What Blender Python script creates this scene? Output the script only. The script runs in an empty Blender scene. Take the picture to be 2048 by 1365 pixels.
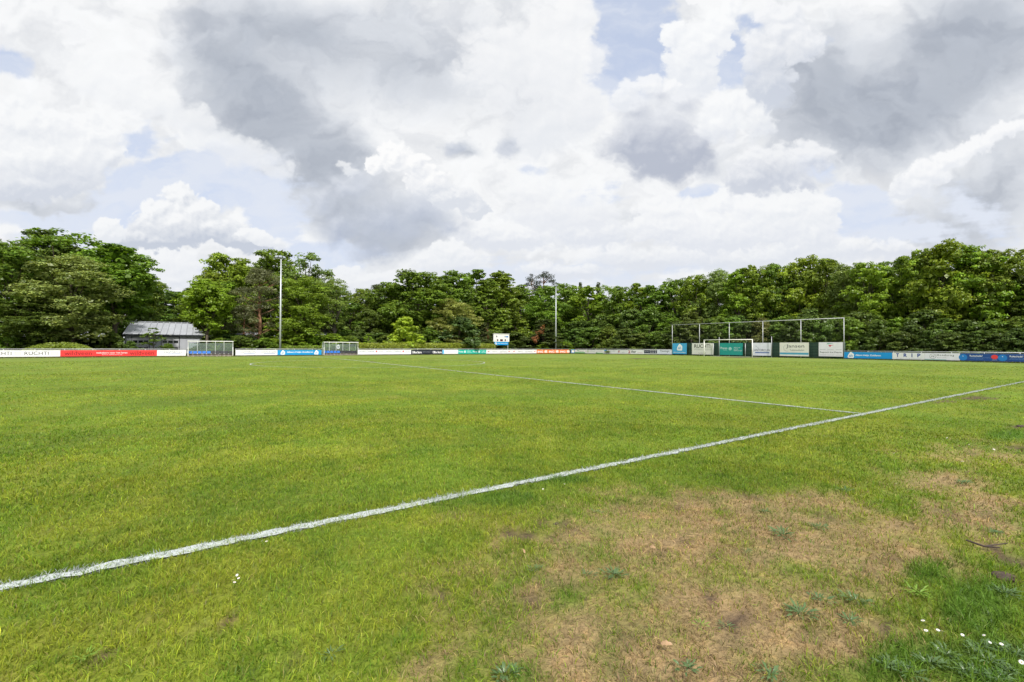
import bpy, bmesh, math, random, time
import numpy as np
from mathutils import Vector, Matrix
T0 = time.time()
random.seed(7); rng = np.random.default_rng(11)
scene = bpy.context.scene
COL = scene.collection

# ---------------------------------------------------------------- camera
F_PX = 913.0                                # focal length for a 2048 px wide frame
CAM = Vector((-12.03, -3.975, 1.457))
YAW, PITCH, ROLL = math.radians(34.08), math.radians(0.607), math.radians(0.261)
_d = Vector((math.sin(YAW)*math.cos(PITCH), math.cos(YAW)*math.cos(PITCH), math.sin(PITCH)))
_r = Vector((math.cos(YAW), -math.sin(YAW), 0)); _u = _r.cross(_d)
_R = _r*math.cos(ROLL) + _u*math.sin(ROLL); _U = _u*math.cos(ROLL) - _r*math.sin(ROLL)
cam_data = bpy.data.cameras.new('camera'); cam = bpy.data.objects.new('camera', cam_data)
COL.objects.link(cam); scene.camera = cam
cam_data.sensor_width = 36; cam_data.lens = F_PX/2048*36
cam_data.clip_start = 0.05; cam_data.clip_end = 3000
M = Matrix((( _R.x, _U.x, -_d.x, CAM.x), (_R.y, _U.y, -_d.y, CAM.y), (_R.z, _U.z, -_d.z, CAM.z), (0,0,0,1)))
cam.matrix_world = M

# ---------------------------------------------------------------- exposure
scene.view_settings.view_transform = 'Standard'; scene.view_settings.look = 'None'
scene.view_settings.exposure = 0.0; scene.view_settings.gamma = 1.0
scene.view_settings.use_curve_mapping = False
scene.cycles.max_bounces = 6; scene.cycles.diffuse_bounces = 3; scene.cycles.glossy_bounces = 2
scene.cycles.transmission_bounces = 5; scene.cycles.transparent_max_bounces = 8
scene.cycles.use_adaptive_sampling = True; scene.cycles.adaptive_threshold = 0.02
scene.cycles.use_denoising = True

# ---------------------------------------------------------------- sun
SUN_EL, SUN_AZ = math.radians(50), math.radians(196)     # azimuth clockwise from +Y
sun_dir = Vector((math.sin(SUN_AZ)*math.cos(SUN_EL), math.cos(SUN_AZ)*math.cos(SUN_EL), math.sin(SUN_EL)))
sd = bpy.data.lights.new('sun', 'SUN'); sd.energy = 4.6; sd.angle = math.radians(3.0); sd.color = (1.0, 0.955, 0.88)
sun = bpy.data.objects.new('sun', sd); COL.objects.link(sun)
sun.rotation_euler = sun_dir.to_track_quat('Z', 'Y').to_euler(); sun.location = (0, 0, 60)

# ---------------------------------------------------------------- sky: broken cumulus over a pale blue
world = bpy.data.worlds.new('World'); scene.world = world; world.use_nodes = True
class NG:
    """tiny helper that writes node graphs as expressions"""
    def __init__(s, nt): s.nt = nt; s.n = nt.nodes; s.l = nt.links
    def put(s, sock, v):
        if isinstance(v, bpy.types.NodeSocket): s.l.new(v, sock)
        elif v is not None: sock.default_value = v
    def m(s, op, a, b=None, c=None, clamp=False):
        n = s.n.new('ShaderNodeMath'); n.operation = op; n.use_clamp = clamp
        s.put(n.inputs[0], a); s.put(n.inputs[1], b)
        if c is not None: s.put(n.inputs[2], c)
        return n.outputs[0]
    def add(s, a, b): return s.m('ADD', a, b)
    def sub(s, a, b): return s.m('SUBTRACT', a, b)
    def mul(s, a, b): return s.m('MULTIPLY', a, b)
    def mad(s, a, b, c): return s.m('MULTIPLY_ADD', a, b, c)
    def v(s, op, a, b=None, scale=None):
        n = s.n.new('ShaderNodeVectorMath'); n.operation = op
        s.put(n.inputs[0], a); s.put(n.inputs[1], b)
        if scale is not None: s.put(n.inputs['Scale'], scale)
        return n.outputs['Value'] if op in ('DOT_PRODUCT', 'LENGTH', 'DISTANCE') else n.outputs[0]
    def step(s, x, a, b, lo=0.0, hi=1.0, kind='SMOOTHSTEP'):
        n = s.n.new('ShaderNodeMapRange'); n.interpolation_type = kind; n.clamp = True
        for i, q in enumerate((x, a, b, lo, hi)): s.put(n.inputs[i], q)
        return n.outputs[0]
    def mix(s, f, a, b, blend='MIX'):
        n = s.n.new('ShaderNodeMix'); n.data_type = 'RGBA'; n.blend_type = blend
        s.put(n.inputs['Factor'], f); s.put(n.inputs[6], a); s.put(n.inputs[7], b)
        return n.outputs[2]
    def noise(s, vec, scale, detail=4.0, rough=0.5, dist=0.0, lac=2.0, col=False):
        n = s.n.new('ShaderNodeTexNoise'); s.put(n.inputs['Vector'], vec)
        for k, q in (('Scale', scale), ('Detail', detail), ('Roughness', rough), ('Distortion', dist), ('Lacunarity', lac)): s.put(n.inputs[k], q)
        return n.outputs['Color' if col else 'Fac']
    def voro(s, vec, scale, detail=2.0, rough=0.5, smooth=0.6):
        n = s.n.new('ShaderNodeTexVoronoi'); n.feature = 'SMOOTH_F1'; s.put(n.inputs['Vector'], vec)
        for k, q in (('Scale', scale), ('Detail', detail), ('Roughness', rough), ('Smoothness', smooth)): s.put(n.inputs[k], q)
        return n.outputs['Distance']
    def xyz(s, x, y, z=0.0):
        n = s.n.new('ShaderNodeCombineXYZ')
        for i, q in enumerate((x, y, z)): s.put(n.inputs[i], q)
        return n.outputs[0]
    def sep(s, vec):
        n = s.n.new('ShaderNodeSeparateXYZ'); s.put(n.inputs[0], vec); return n.outputs
    def new(s, kind, **kw):
        n = s.n.new(kind)
        for k, q in kw.items(): s.put(n.inputs[k], q)
        return n
wn = NG(world.node_tree); wn.n.clear()

# ---- numpy cloud painter (px, py are positions in the 2048 wide frame, only used as tangent-plane bearings)
def perlin(x, y, seed):
    xi = np.floor(x).astype(np.int64); yi = np.floor(y).astype(np.int64)
    xf = (x - xi).astype(np.float32); yf = (y - yi).astype(np.float32)
    tab = np.random.default_rng(seed).random(65536).astype(np.float32) * 2*np.pi
    gx_, gy_ = np.cos(tab), np.sin(tab)
    u = xf*xf*xf*(xf*(xf*6-15)+10); v = yf*yf*yf*(yf*(yf*6-15)+10)
    def g(i, j):
        h = ((xi+i)*73 + (yi+j)*5477 + (((xi+i)*(yi+j)) & 1023)*31) & 65535
        return gx_[h]*(xf-i) + gy_[h]*(yf-j)
    a = g(0,0)*(1-u)+g(1,0)*u; b = g(0,1)*(1-u)+g(1,1)*u
    return (a*(1-v)+b*v)*1.5
def fbm(x, y, seed, octs=6, rough=0.5, billow=False):
    s = 0; a = 1.0; t = 0
    c, q = 0.8, 0.6
    for o in range(octs):
        n = perlin(x, y, seed+o)
        s = s + a*(np.abs(n)*2-0.55 if billow else n); t += a
        a *= rough; x, y = (c*x - q*y)*2.03 + 11.3, (q*x + c*y)*2.03 + 7.7
    return s/t
def sst(x, a, b):
    t = np.clip((x-a)/(b-a), 0, 1); return t*t*(3-2*t)
def smax(a, b, k):
    h = np.clip(0.5+0.5*(a-b)/k, 0, 1); return b*(1-h)+a*h + k*h*(1-h)
def c4(B): return np.asarray(tuple(B)+(0.0,), np.float32)          # fourth channel: how much open sky is left
def lerp3(A, B, t): return A*(1-t[..., None]) + c4(B)*t[..., None]
def field(X, Y, blobs, k=0.25):
    F = None
    for (cx, cy, a, b, rot, *w) in blobs:
        c, s = math.cos(math.radians(rot)), math.sin(math.radians(rot))
        dx, dy = X-cx, Y-cy
        f = 1-np.sqrt(((c*dx-s*dy)/a)**2 + ((s*dx+c*dy)/b)**2)
        if w: f = f*w[0]
        F = f if F is None else smax(F, f, k)
    return F
WHITE = (0.94, 0.95, 0.962); LAV = (0.60, 0.64, 0.735); GRY = (0.475, 0.515, 0.615); BLUEG = (0.42, 0.50, 0.65)
def paint_sky(X, Y, base):
    """base: colour behind the clouds"""
    X = X.astype(np.float32); Y = Y.astype(np.float32)
    hz = np.clip((690-Y)/690, 0, 2)                    # 0 horizon, 1 top of frame
    sq = 1/(0.25+hz)                                   # features shrink towards the horizon
    wx = fbm(X/210, Y/150*1.0, 3, 6, .55); wy = fbm(X/210, Y/150, 23, 6, .55)
    fx = fbm(X/55, Y/45, 43, 5, .55); fy = fbm(X/55, Y/45, 63, 5, .55)
    XW, YW = X+wx*110+fx*22, Y+wy*70+fy*18
    img = base.copy()
    img = lerp3(img, (0.665, 0.75, 0.945), np.full(X.shape, .74, np.float32)+sst(Y, 0, 600)*.15)
    # thin veil of streaks over the blue
    st = fbm(XW/260+Y/400, YW/70, 83, 6, .55)
    veil = sst(st + sst(Y, 60, 380)*0.55 - 0.05, -0.3, 0.75)*0.75
    img = lerp3(img, (0.80, 0.835, 0.905), veil)
    # --- broad cloud sheet with gaps
    HOLES = [(380,370,230,60,14,1.2),(560,430,90,90,0,1.),(1720,430,120,70,0,.9),(1262,90,92,135,0,1.6),(1450,125,60,72,-30,1.5),(1250,10,90,60,0,1.4),(1500,60,50,30,0,.6),(15,120,60,50,-15,.85),(340,345,230,44,18,1.3),(480,385,180,50,5,1.2),(240,430,120,60,0,.8),(250,300,110,50,30,.6),
             (1715,385,85,40,-8,1.3),(1640,335,60,26,0,.8),(1410,385,66,24,0,1.0),(400,545,70,40,0,1.2),(1190,395,110,30,0,.4),(1800,465,160,44,0,.8),
             (90,440,150,26,0,1.0),(650,515,120,36,0,1.0),(1075,330,50,16,0,.7),(1960,420,120,60,-30,.6),(1080,560,280,50,0,.95),(130,480,150,44,0,.9),(1620,85,40,30,0,.5),(1330,545,200,20,0,.5),]
    H = field(XW*.6+X*.4, YW*.6+Y*.4, HOLES, .12)
    cov = sst(H + fbm(X/38, Y/30, 101, 5, .6)*.28 + fbm(X/130*sq, Y/60*sq, 111, 5, .55)*0.25, 0.48, 0.08)
    GREY = [(400,60,90,80,0,.7),(470,150,170,140,-40,1.0),(560,235,180,130,-45,1.2),(650,330,170,125,-48,1.15),(730,430,170,95,-10,1.05),(760,490,110,50,-8,1.1),(830,440,110,60,0,.8),(620,80,250,120,0,.85),(520,60,150,90,0,.8),(780,140,200,120,0,.6),
        (1570,120,120,90,0,.95),(1800,215,330,130,12,1.4),(1950,90,280,170,15,1.25),(1660,180,240,160,0,1.05),(1560,340,110,50,0,.7),
        (1990,380,220,150,35,.72),(1890,470,180,70,0,.75),(900,160,230,90,-10,.42),(1010,298,40,26,0,.8),(905,295,38,22,0,.75),(1440,330,60,60,0,.5),(800,40,120,70,0,.35),
        (240,370,230,50,15,.35),(60,410,130,26,0,.8),(1300,440,100,22,0,.4),(60,260,90,70,0,.25),(1040,180,60,160,0,.15),(990,60,90,40,0,.2)]
    G = field(X*.25+XW*.75, Y*.25+YW*.75, GREY, .45)
    tex = fbm(XW/95, YW/65, 131, 6, .55, True)
    G = G + tex*.11 + fbm(X/300, Y/200, 141, 4)*.22
    g = sst(G, -0.22, 1.12)
    cc = c4(WHITE)[None, None]*np.ones_like(img)
    cc = lerp3(cc, (0.725, 0.755, 0.805), sst(g, 0.0, .5)); cc = lerp3(cc, (0.490, 0.53, 0.60), sst(g, .36, 1.0))
    mid = fbm(XW/240, YW/150, 161, 5, .55, True)*.8+fbm(XW/120, YW/80, 171, 5, .55)*.9
    cc = cc * (1 - .16*sst(mid, -.25, .5)[..., None]*np.array([1.06, 1.0, .86, 0]) - .06*fbm(XW/70, YW/52, 151, 4, .5)[..., None])
    img = img*(1-cov[..., None]) + cc*cov[..., None]
    # --- heaped clouds, each a group of lobes: (lobes, amp, edge, y top, y base, top colour, base colour, opacity)
    def heap(blobs, amp=.55, edge=.10, y0=0, y1=100, top=WHITE, bot=LAV, op=1.0, sc=1.0, seed=0, rel=1.0, pw=1.0):
        x0 = min(b[0]-b[2]-b[3] for b in blobs)-90; x1 = max(b[0]+b[2]+b[3] for b in blobs)+90
        ya = min(b[1]-b[2]-b[3] for b in blobs)-90; yb = max(b[1]+b[2]+b[3] for b in blobs)+90
        m = (X > x0) & (X < x1) & (Y > ya) & (Y < yb)
        r = np.where(m.any(1))[0]; c = np.where(m.any(0))[0]
        if len(r) == 0 or len(c) == 0: return
        sl = (slice(r[0], r[-1]+1), slice(c[0], c[-1]+1))
        x, y = X[sl], Y[sl]
        def f(x, y):
            w1 = fbm(x/(46*sc)+seed, y/(38*sc), 201, 5, .55); w2 = fbm(x/(46*sc), y/(38*sc)+seed, 221, 5, .55)
            b = fbm(x/(40*sc)+w1*.6+seed*3.1, y/(34*sc)+w2*.6, 241, 6, .56, True)
            return field(x+w1*26*sc, y+w2*22*sc, blobs, .2) + amp*b*.55
        A = f(x, y); B = f(x-7*sc, y-10*sc)            # second look a little towards the light
        al = sst(A, .02, .05+edge*1.25)*op
        lit = np.clip((A-B)*2.4*rel, -1, 1)            # >0: facing the light
        t = np.clip((y-y0)/max(1, y1-y0), 0, 1)**pw
        sh = np.clip(sst(t, .2, 1.0)*.95 - lit*.42 + .20 + .12*fbm(x/60, y/50, 261, 4), 0, 1)
        col = lerp3(np.ones(x.shape+(4,), np.float32)*c4(top), bot, sh)
        img[sl] = img[sl]*(1-al[..., None]) + col*al[..., None]
    # low, far rows
    for i, (cx, cy, w, h) in enumerate([(1130,545,120,20),(1290,520,150,30),(1480,520,170,32),(1640,505,120,32),(1760,500,110,24),(900,530,90,26),(730,575,110,22),(1010,480,130,30),(1180,470,110,36),(1090,585,200,14),(560,560,120,16)]):
        heap([(cx,cy,w,h,0),(cx-w*.4,cy-h*.4,w*.45,h*.9,0),(cx+w*.35,cy-h*.2,w*.4,h*.9,0)], .6, .35, cy-h*1.6, cy+h, WHITE, (.74,.775,.85), .85, .6, seed=i*7.3)
    heap([(1430,470,150,44,0),(1330,420,70,36,0),(1330,455,90,40,0),(1560,440,110,62,0),(1640,460,50,62,0),(1500,410,60,30,0),(1440,405,50,26,0)], .6, .2, 380, 540, WHITE, (.77,.80,.865), .95, .8, 3.)
    heap([(1100,420,110,55,0),(1060,380,70,45,0),(1180,430,70,40,0)], .6, .3, 340, 490, WHITE, (.80,.825,.88), .8, .9, 5.)
    # big white bank left of the blue gap
    heap([(1100,110,95,150,0),(1150,220,70,80,0),(1080,250,90,90,0),(1175,110,40,60,0),(1140,20,60,60,0),(1010,130,120,120,0,.8)], .55, .34, -60, 420, (.95,.955,.965), (.80,.825,.87), .85, 1.3, 9., .7)
    # left bank
    heap([(60,250,140,58,-18),(190,275,72,52,-45),(215,310,46,34,0),(90,320,150,70,0),(60,370,120,36,0)], .5, .12, 190, 425, (.95,.96,.97), (.66,.70,.78), .97, 1.15, 13., .9, 1.6)
    heap([(330,215,240,44,-27),(450,290,170,42,-20),(200,150,140,60,-20),(520,330,90,22,-15)], .5, .35, 80, 420, (.95,.96,.97), (.82,.845,.89), .8, 1.3, 17., .8)
    # small cumulus over the trees, left
    heap([(330,520,95,44,-20),(270,500,60,40,-20),(350,560,60,26,0)], .5, .15, 480, 640, WHITE, (.78,.81,.87), .97, .8, 21.)
    heap([(350,450,100,50,0),(362,395,40,34,0),(310,425,44,30,0),(425,455,80,34,-10),(480,480,90,24,-10),(390,425,50,36,0),(300,480,110,24,0)], .5, .12, 385, 512, WHITE, (.55,.60,.70), .98, .8, 25., 1., 1.3)
    heap([(212,456,33,22,0),(228,470,30,16,0),(205,470,24,22,0)], .5, .12, 430, 500, WHITE, (.80,.83,.88), .97, .6, 29.)
    heap([(520,476,42,16,-15),(555,488,22,12,0),(495,466,26,14,0)], .5, .15, 450, 510, WHITE, (.80,.83,.88), .97, .6, 31.)
    # dark hanging bank in the middle
    heap([(770,440,150,70,0),(840,420,100,70,0),(680,460,80,50,0),(750,500,80,36,-5),(640,400,60,50,0),(900,450,60,30,0),(700,370,80,50,0)], .42, .75, 300, 560, (.72,.755,.825), (.41,.47,.60), .9, 1.2, 35., .7)
    heap([(790,312,42,32,0),(830,330,40,34,0),(860,365,56,34,0),(900,395,60,30,0),(750,330,24,24,0),(950,420,40,24,0)], .6, .14, 285, 450, (.99,.99,.99), (.72,.755,.82), .96, .75, 37., 1.1)
    heap([(700,342,28,12,-20),(690,330,18,10,0)], .7, .4, 320, 360, WHITE, (.8,.83,.88), .7, .5, 39.)
    heap([(1010,298,36,24,0),(905,298,34,20,0)], .6, .45, 260, 310, (.66,.70,.78), (.52,.57,.68), .55, .7, 40.)
    heap([(900,500,50,24,0),(880,530,40,22,0),(930,510,30,16,0)], .6, .2, 470, 560, WHITE, (.80,.83,.88), .95, .6, 41.)
    heap([(735,560,80,16,10),(690,545,40,14,0)], .6, .25, 530, 600, WHITE, (.84,.86,.90), .9, .6, 43.)
    # white tower and dark cloud right of the gap
    heap([(1390,100,58,62,0),(1440,50,44,40,0),(1462,15,24,36,0),(1395,160,48,46,0),(1345,70,28,34,0),(1425,85,46,36,0),(1370,130,50,50,0)], .5, .16, -30, 260, (.965,.975,.985), (.80,.83,.885), .98, .85, 47., .9)
    heap([(1395,-6,34,16,0),(1420,4,18,10,0)], .5, .12, -20, 30, WHITE, WHITE, .9, .5, 48.)
    heap([(1320,260,110,90,0),(1265,215,52,44,0),(1310,185,48,36,0),(1370,200,46,38,0),(1260,280,60,60,0),(1340,330,110,46,0),(1390,300,56,60,0),(1290,300,110,70,0)], .4, .5, 160, 350, (.86,.88,.92), (.46,.50,.60), .93, 1.2, 51., .8, .85)
    heap([(1262,175,30,22,0),(1300,168,34,20,0),(1245,200,26,26,0),(1345,172,26,18,0)], .5, .25, 150, 230, (.97,.975,.985), (.80,.83,.88), .8, .7, 53.)
    heap([(1450,210,52,40,0),(1500,200,40,34,0),(1440,250,60,40,0),(1520,240,40,50,0)], .5, .3, 170, 330, (.96,.97,.98), (.78,.81,.87), .85, .8, 57.)
    heap([(1570,60,52,44,0),(1530,110,56,60,0),(1600,90,60,50,0),(1540,170,60,60,0),(1560,30,60,30,0)], .5, .2, 0, 240, (.93,.94,.96), (.62,.665,.755), .92, 1., 59., .8)
    heap([(1545,330,100,50,0),(1620,310,66,36,0),(1590,370,50,30,0),(1500,360,60,40,0)], .5, .25, 270, 400, (.93,.94,.96), (.60,.64,.73), .85, .9, 61.)
    heap([(1830,370,52,30,0),(1860,345,52,30,0),(1800,385,30,18,0),(1900,320,60,26,20),(1955,290,60,24,22),(2010,262,60,20,20)], .55, .2, 290, 420, (.97,.975,.985), (.78,.81,.87), .92, .8, 65.)
    heap([(1600,400,44,30,0),(1640,420,50,40,0),(1560,420,60,30,0)], .6, .2, 370, 500, WHITE, (.80,.83,.88), .9, .7, 67.)
    img = np.clip(img, 0, 1)
    return lerp3(img, (0.78, 0.81, 0.86), sst(Y, 400, 680)*.5)


def build_sky_image():
    W, H = 4096, 1024
    azs = (np.arange(W)+.5)/W*2*np.pi - np.pi; els = (np.arange(H)+.5)/H*np.pi/2
    out = np.zeros((H, W, 4), np.float32)
    # everywhere: an even field of the same clouds on a flat layer
    w, h = W//4, H//4
    A, E = np.meshgrid((np.arange(w)+.5)/w*2*np.pi - np.pi, (np.arange(h)+.5)/h*np.pi/2)
    inv = np.cos(E)/(np.sin(E)+.16); x = np.sin(A+YAW)*inv*420+5000; y = np.cos(A+YAW)*inv*420+5000
    wx = fbm(x/160, y/160, 301, 5); wy = fbm(x/160, y/160, 321, 5)
    g = fbm(x/230+wx, y/230+wy, 341, 6, .55); c = fbm(x/300+wy, y/300+wx, 361, 6, .55)
    gen = np.zeros((h, w, 4), np.float32); gen[..., 3] = 1
    gen = lerp3(gen, (0.66, 0.71, 0.82), np.full(gen.shape[:2], .6, np.float32))
    cl = c4(WHITE)*np.ones_like(gen); cl = lerp3(cl, (.50, .54, .64), sst(g, -.15, .5))
    a = sst(c, -.42, -.12)[..., None]; gen = gen*(1-a) + cl*a
    gen = lerp3(gen, (.78, .81, .86), sst(E, .35, 0.)*.6)
    ix = np.clip((np.arange(W)+.5)/4-.5, 0, w-1.001); iy = np.clip((np.arange(H)+.5)/4-.5, 0, h-1.001)
    x0 = ix.astype(int); fx = (ix-x0)[None, :, None].astype(np.float32); y0 = iy.astype(int); fy = (iy-y0)[:, None, None].astype(np.float32)
    t = gen[:, x0]*(1-fx) + gen[:, x0+1]*fx; out[:] = t[y0]*(1-fy) + t[y0+1]*fy
    # the part of the sky the photograph shows
    ca = np.where(abs(azs) < math.radians(58))[0]; ce = np.where(els < math.radians(54))[0]
    A, E = np.meshgrid(azs[ca], els[ce])
    v = np.stack([np.sin(A+YAW)*np.cos(E), np.cos(A+YAW)*np.cos(E), np.sin(E)], -1)
    dd, rr, uu = v@np.array(_d), v@np.array(_R), v@np.array(_U)
    X = 1024+F_PX*rr/dd; Y = 682.5-F_PX*uu/dd
    base = np.zeros(X.shape+(4,), np.float32); base[..., 3] = 1
    im = paint_sky(X, Y, base)
    k = (sst(abs(A), math.radians(57.5), math.radians(50))*sst(E, math.radians(53), math.radians(43)))[..., None].astype(np.float32)
    sl = (slice(ce[0], ce[-1]+1), slice(ca[0], ca[-1]+1))
    out[sl] = out[sl]*(1-k) + im*k
    img = bpy.data.images.new('cloud_field', W, H, alpha=True, float_buffer=True)
    img.colorspace_settings.name = 'Non-Color'; img.alpha_mode = 'CHANNEL_PACKED'
    img.pixels.foreach_set(out.ravel()); img.update(); img.pack()
    return img
D = wn.v('NORMALIZE', wn.n.new('ShaderNodeTexCoord').outputs['Generated'])
dx = wn.v('DOT_PRODUCT', D, tuple(_r)); dy = wn.v('DOT_PRODUCT', D, (math.sin(YAW), math.cos(YAW), 0)); dz = wn.sep(D)[2]
az = wn.m('ARCTAN2', dx, dy); el = wn.m('ARCSINE', dz)
tex = wn.n.new('ShaderNodeTexImage'); tex.image = build_sky_image(); tex.extension = 'EXTEND'; tex.interpolation = 'Linear'
wn.l.new(wn.xyz(wn.mad(az, 0.5/math.pi, 0.5), wn.m('MAXIMUM', wn.mul(el, 2/math.pi), 0.0005)), tex.inputs[0])
skt = wn.n.new('ShaderNodeTexSky'); skt.sky_type = 'NISHITA'; skt.sun_disc = False
skt.sun_elevation = SUN_EL; skt.sun_rotation = SUN_AZ
skc = wn.v('SCALE', skt.outputs[0], scale=0.12)
skyc = wn.v('ADD', tex.outputs['Color'], wn.v('SCALE', skc, scale=tex.outputs['Alpha']))
bg = wn.new('ShaderNodeBackground', Color=skyc, Strength=1.0)
wo = wn.n.new('ShaderNodeOutputWorld'); wn.l.new(bg.outputs[0], wo.inputs[0])
world.cycles.sampling_method = 'MANUAL'; world.cycles.sample_map_resolution = 512

# ================================================================ helpers for objects
def tag(o, label=None, cat=None, group=None, kind=None):
    if label: o['label'] = label
    if cat: o['category'] = cat
    if group: o['group'] = group
    if kind: o['kind'] = kind
    return o
def link(name, data, parent=None, loc=None, rot=None):
    o = bpy.data.objects.new(name, data); COL.objects.link(o)
    if parent is not None: o.parent = parent
    if loc is not None: o.location = loc
    if rot is not None: o.rotation_euler = rot
    return o
def empty(name, loc=(0, 0, 0), rz=0.0):
    o = link(name, None, None, loc, (0, 0, rz)); o.empty_display_size = .3; return o
def copy_tree(o, parent=None):
    c = o.copy(); COL.objects.link(c); c.parent = parent
    for ch in list(o.children): copy_tree(ch, c)
    return c
def np_mesh(name, verts, faces, mat=None, smooth=False, corner=None):
    """faces: list of (n, k) index arrays"""
    me = bpy.data.meshes.new(name); verts = np.asarray(verts, np.float32)
    me.vertices.add(len(verts)); me.vertices.foreach_set('co', verts.ravel())
    nl = sum(f.size for f in faces); me.loops.add(nl)
    me.loops.foreach_set('vertex_index', np.concatenate([f.ravel() for f in faces]).astype(np.int32))
    tot = np.concatenate([np.full(len(f), f.shape[1], np.int32) for f in faces]); st = np.concatenate([[0], np.cumsum(tot)[:-1]]).astype(np.int32)
    me.polygons.add(len(tot)); me.polygons.foreach_set('loop_start', st); me.polygons.foreach_set('loop_total', tot)
    if smooth: me.polygons.foreach_set('use_smooth', np.ones(len(tot), bool))
    me.update(calc_edges=True)
    if mat: me.materials.append(mat)
    return me
def set_col(me, name, rgb):
    a = me.attributes.new(name, 'FLOAT_COLOR', 'POINT')
    c = np.ones((len(rgb), 4), np.float32); c[:, :3] = rgb; a.data.foreach_set('color', c.ravel())
def ray(px, py):
    return (_d*F_PX + _R*(px-1024) - _U*(py-682.5)).normalized()
def spot(px, py, z=0.0):
    v = ray(px, py); t = (z-CAM.z)/v.z; p = CAM + v*t; return p.x, p.y
def on_y(px, Y):          # where the bearing of column px crosses the line y = Y
    v = ray(px, 700); t = (Y-CAM.y)/v.y; return CAM.x + v.x*t
def on_x(px, X):
    v = ray(px, 700); t = (X-CAM.x)/v.x; return CAM.y + v.y*t
def z_of(px, py, x, y):   # height of a point standing over (x, y) and seen on row py
    v = ray(px, py); t = math.hypot(x-CAM.x, y-CAM.y)/math.hypot(v.x, v.y); return CAM.z + v.z*t
def mat(name, base=(.5, .5, .5), rough=.6, metal=0.0, spec=.5, noise=0.0, nscale=8.0, bump=0.0, trans=None, emit=None):
    m = bpy.data.materials.new(name); m.use_nodes = True; g = NG(m.node_tree); bs = g.n['Principled BSDF']
    bs.inputs['Roughness'].default_value = rough; bs.inputs['Metallic'].default_value = metal
    bs.inputs['Specular IOR Level'].default_value = spec
    tc = g.n.new('ShaderNodeTexCoord').outputs['Object']
    if noise:
        f = g.noise(tc, nscale, 5.0, .6)
        c = g.mix(g.step(f, .3, .7), tuple(b*(1-noise) for b in base)+(1,), tuple(min(1, b*(1+noise*.6)) for b in base)+(1,))
        g.l.new(c, bs.inputs['Base Color'])
        g.l.new(g.step(f, .2, .8, rough*.8, min(1, rough*1.2)), bs.inputs['Roughness'])
    else: bs.inputs['Base Color'].default_value = tuple(base)+(1,)
    if bump:
        b = g.n.new('ShaderNodeBump'); b.inputs['Strength'].default_value = bump; b.inputs['Distance'].default_value = .01
        g.l.new(g.noise(tc, nscale*4, 4.0), b.inputs['Height']); g.l.new(b.outputs[0], bs.inputs['Normal'])
    return m

# ================================================================ the pitch and the land around it
HALF_W = 68.57/2; GOAL_X = 51.8; FAR_Y = 70.52; END_X = 54.02
def gz(x, y):
    """the far sides lie a hand lower than the pitch"""
    x = np.asarray(x, float); y = np.asarray(y, float)
    return -0.17*sst(y, 44, 69.5)
def patch(specs):
    """ellipses on the ground, each given by a spot and its half sizes as bearings: (px, py, half width, half height)"""
    out = []
    for (px, py, hw, hh, w) in specs:
        c = np.array(spot(px, py)); e1 = np.array(spot(px+hw, py)); a = np.array(spot(px, py-hh)); b = np.array(spot(px, py+hh))
        f = (a-b)/2; rr = e1-c
        out.append((c*.35+(a+b)/2*.65, rr, f, w))
    return out
def pfield(x, y, pats, k=.25):
    F = None
    for c, rr, f, w in pats:
        Mi = np.linalg.inv(np.array([rr, f]).T); dx, dy = x-c[0], y-c[1]
        q = (1-np.sqrt((Mi[0, 0]*dx+Mi[0, 1]*dy)**2+(Mi[1, 0]*dx+Mi[1, 1]*dy)**2))*w
        F = q if F is None else smax(F, q, k)
    return F
DRY = patch([(1300,1110,270,110,1),(1560,1080,260,90,1),(1500,1230,330,110,1.05),(1200,1290,220,110,.8),(1750,1120,170,60,1),(1950,1030,130,50,1),(1660,1300,190,80,.9),(1330,1350,360,110,1.),(1130,1340,220,90,.8),(1050,1180,120,60,.5),(1420,1010,250,30,.7),
             (1960,905,90,12,.35),(1900,960,110,20,.55)])
LUSH = patch([(1960,1210,110,70,1.2),(1860,1150,70,35,.8),(2000,1330,140,70,1.2),(1830,1310,110,50,.9),(1750,1350,130,30,.8),(2020,870,60,14,.9),(1040,1350,70,30,.7),(1130,960,70,10,.9),(1010,1000,170,22,.5)])
BARE = patch([(1110,1045,34,12,1.2),(1060,1073,50,9,1.1),(1030,1068,26,8,1),(1120,1038,20,8,1),(1010,1075,20,7,.9),(1440,1195,30,12,.8),(1480,1230,40,16,.6),(1760,1250,30,16,.9),(1620,1270,40,20,.7),(1800,1310,50,20,.7),
              (2010,1150,40,16,1.2),(2030,1115,50,14,.9),(1990,1095,60,9,.8),(1270,1195,22,12,.6),(1340,1085,30,8,.6),(2030,1290,30,36,1.1),(2035,853,24,3,1.3),(2040,895,28,4,1.1),(205,1310,40,10,.9),(120,1330,30,8,.8),(440,1240,70,8,.7),
              (560,1310,50,14,.7),(390,1255,40,6,.8),(1270,717.5,26,.8,1.),(1300,717.6,32,.8,1.1),(1480,715.5,45,.9,.9),(755,724,18,.8,.9),(1960,795,70,6,.8),(1880,803,40,4,.7),(80,1190,50,10,.5),(500,1160,30,8,.5),(880,1190,40,10,.6),(1050,1200,60,12,.5)])
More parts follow.
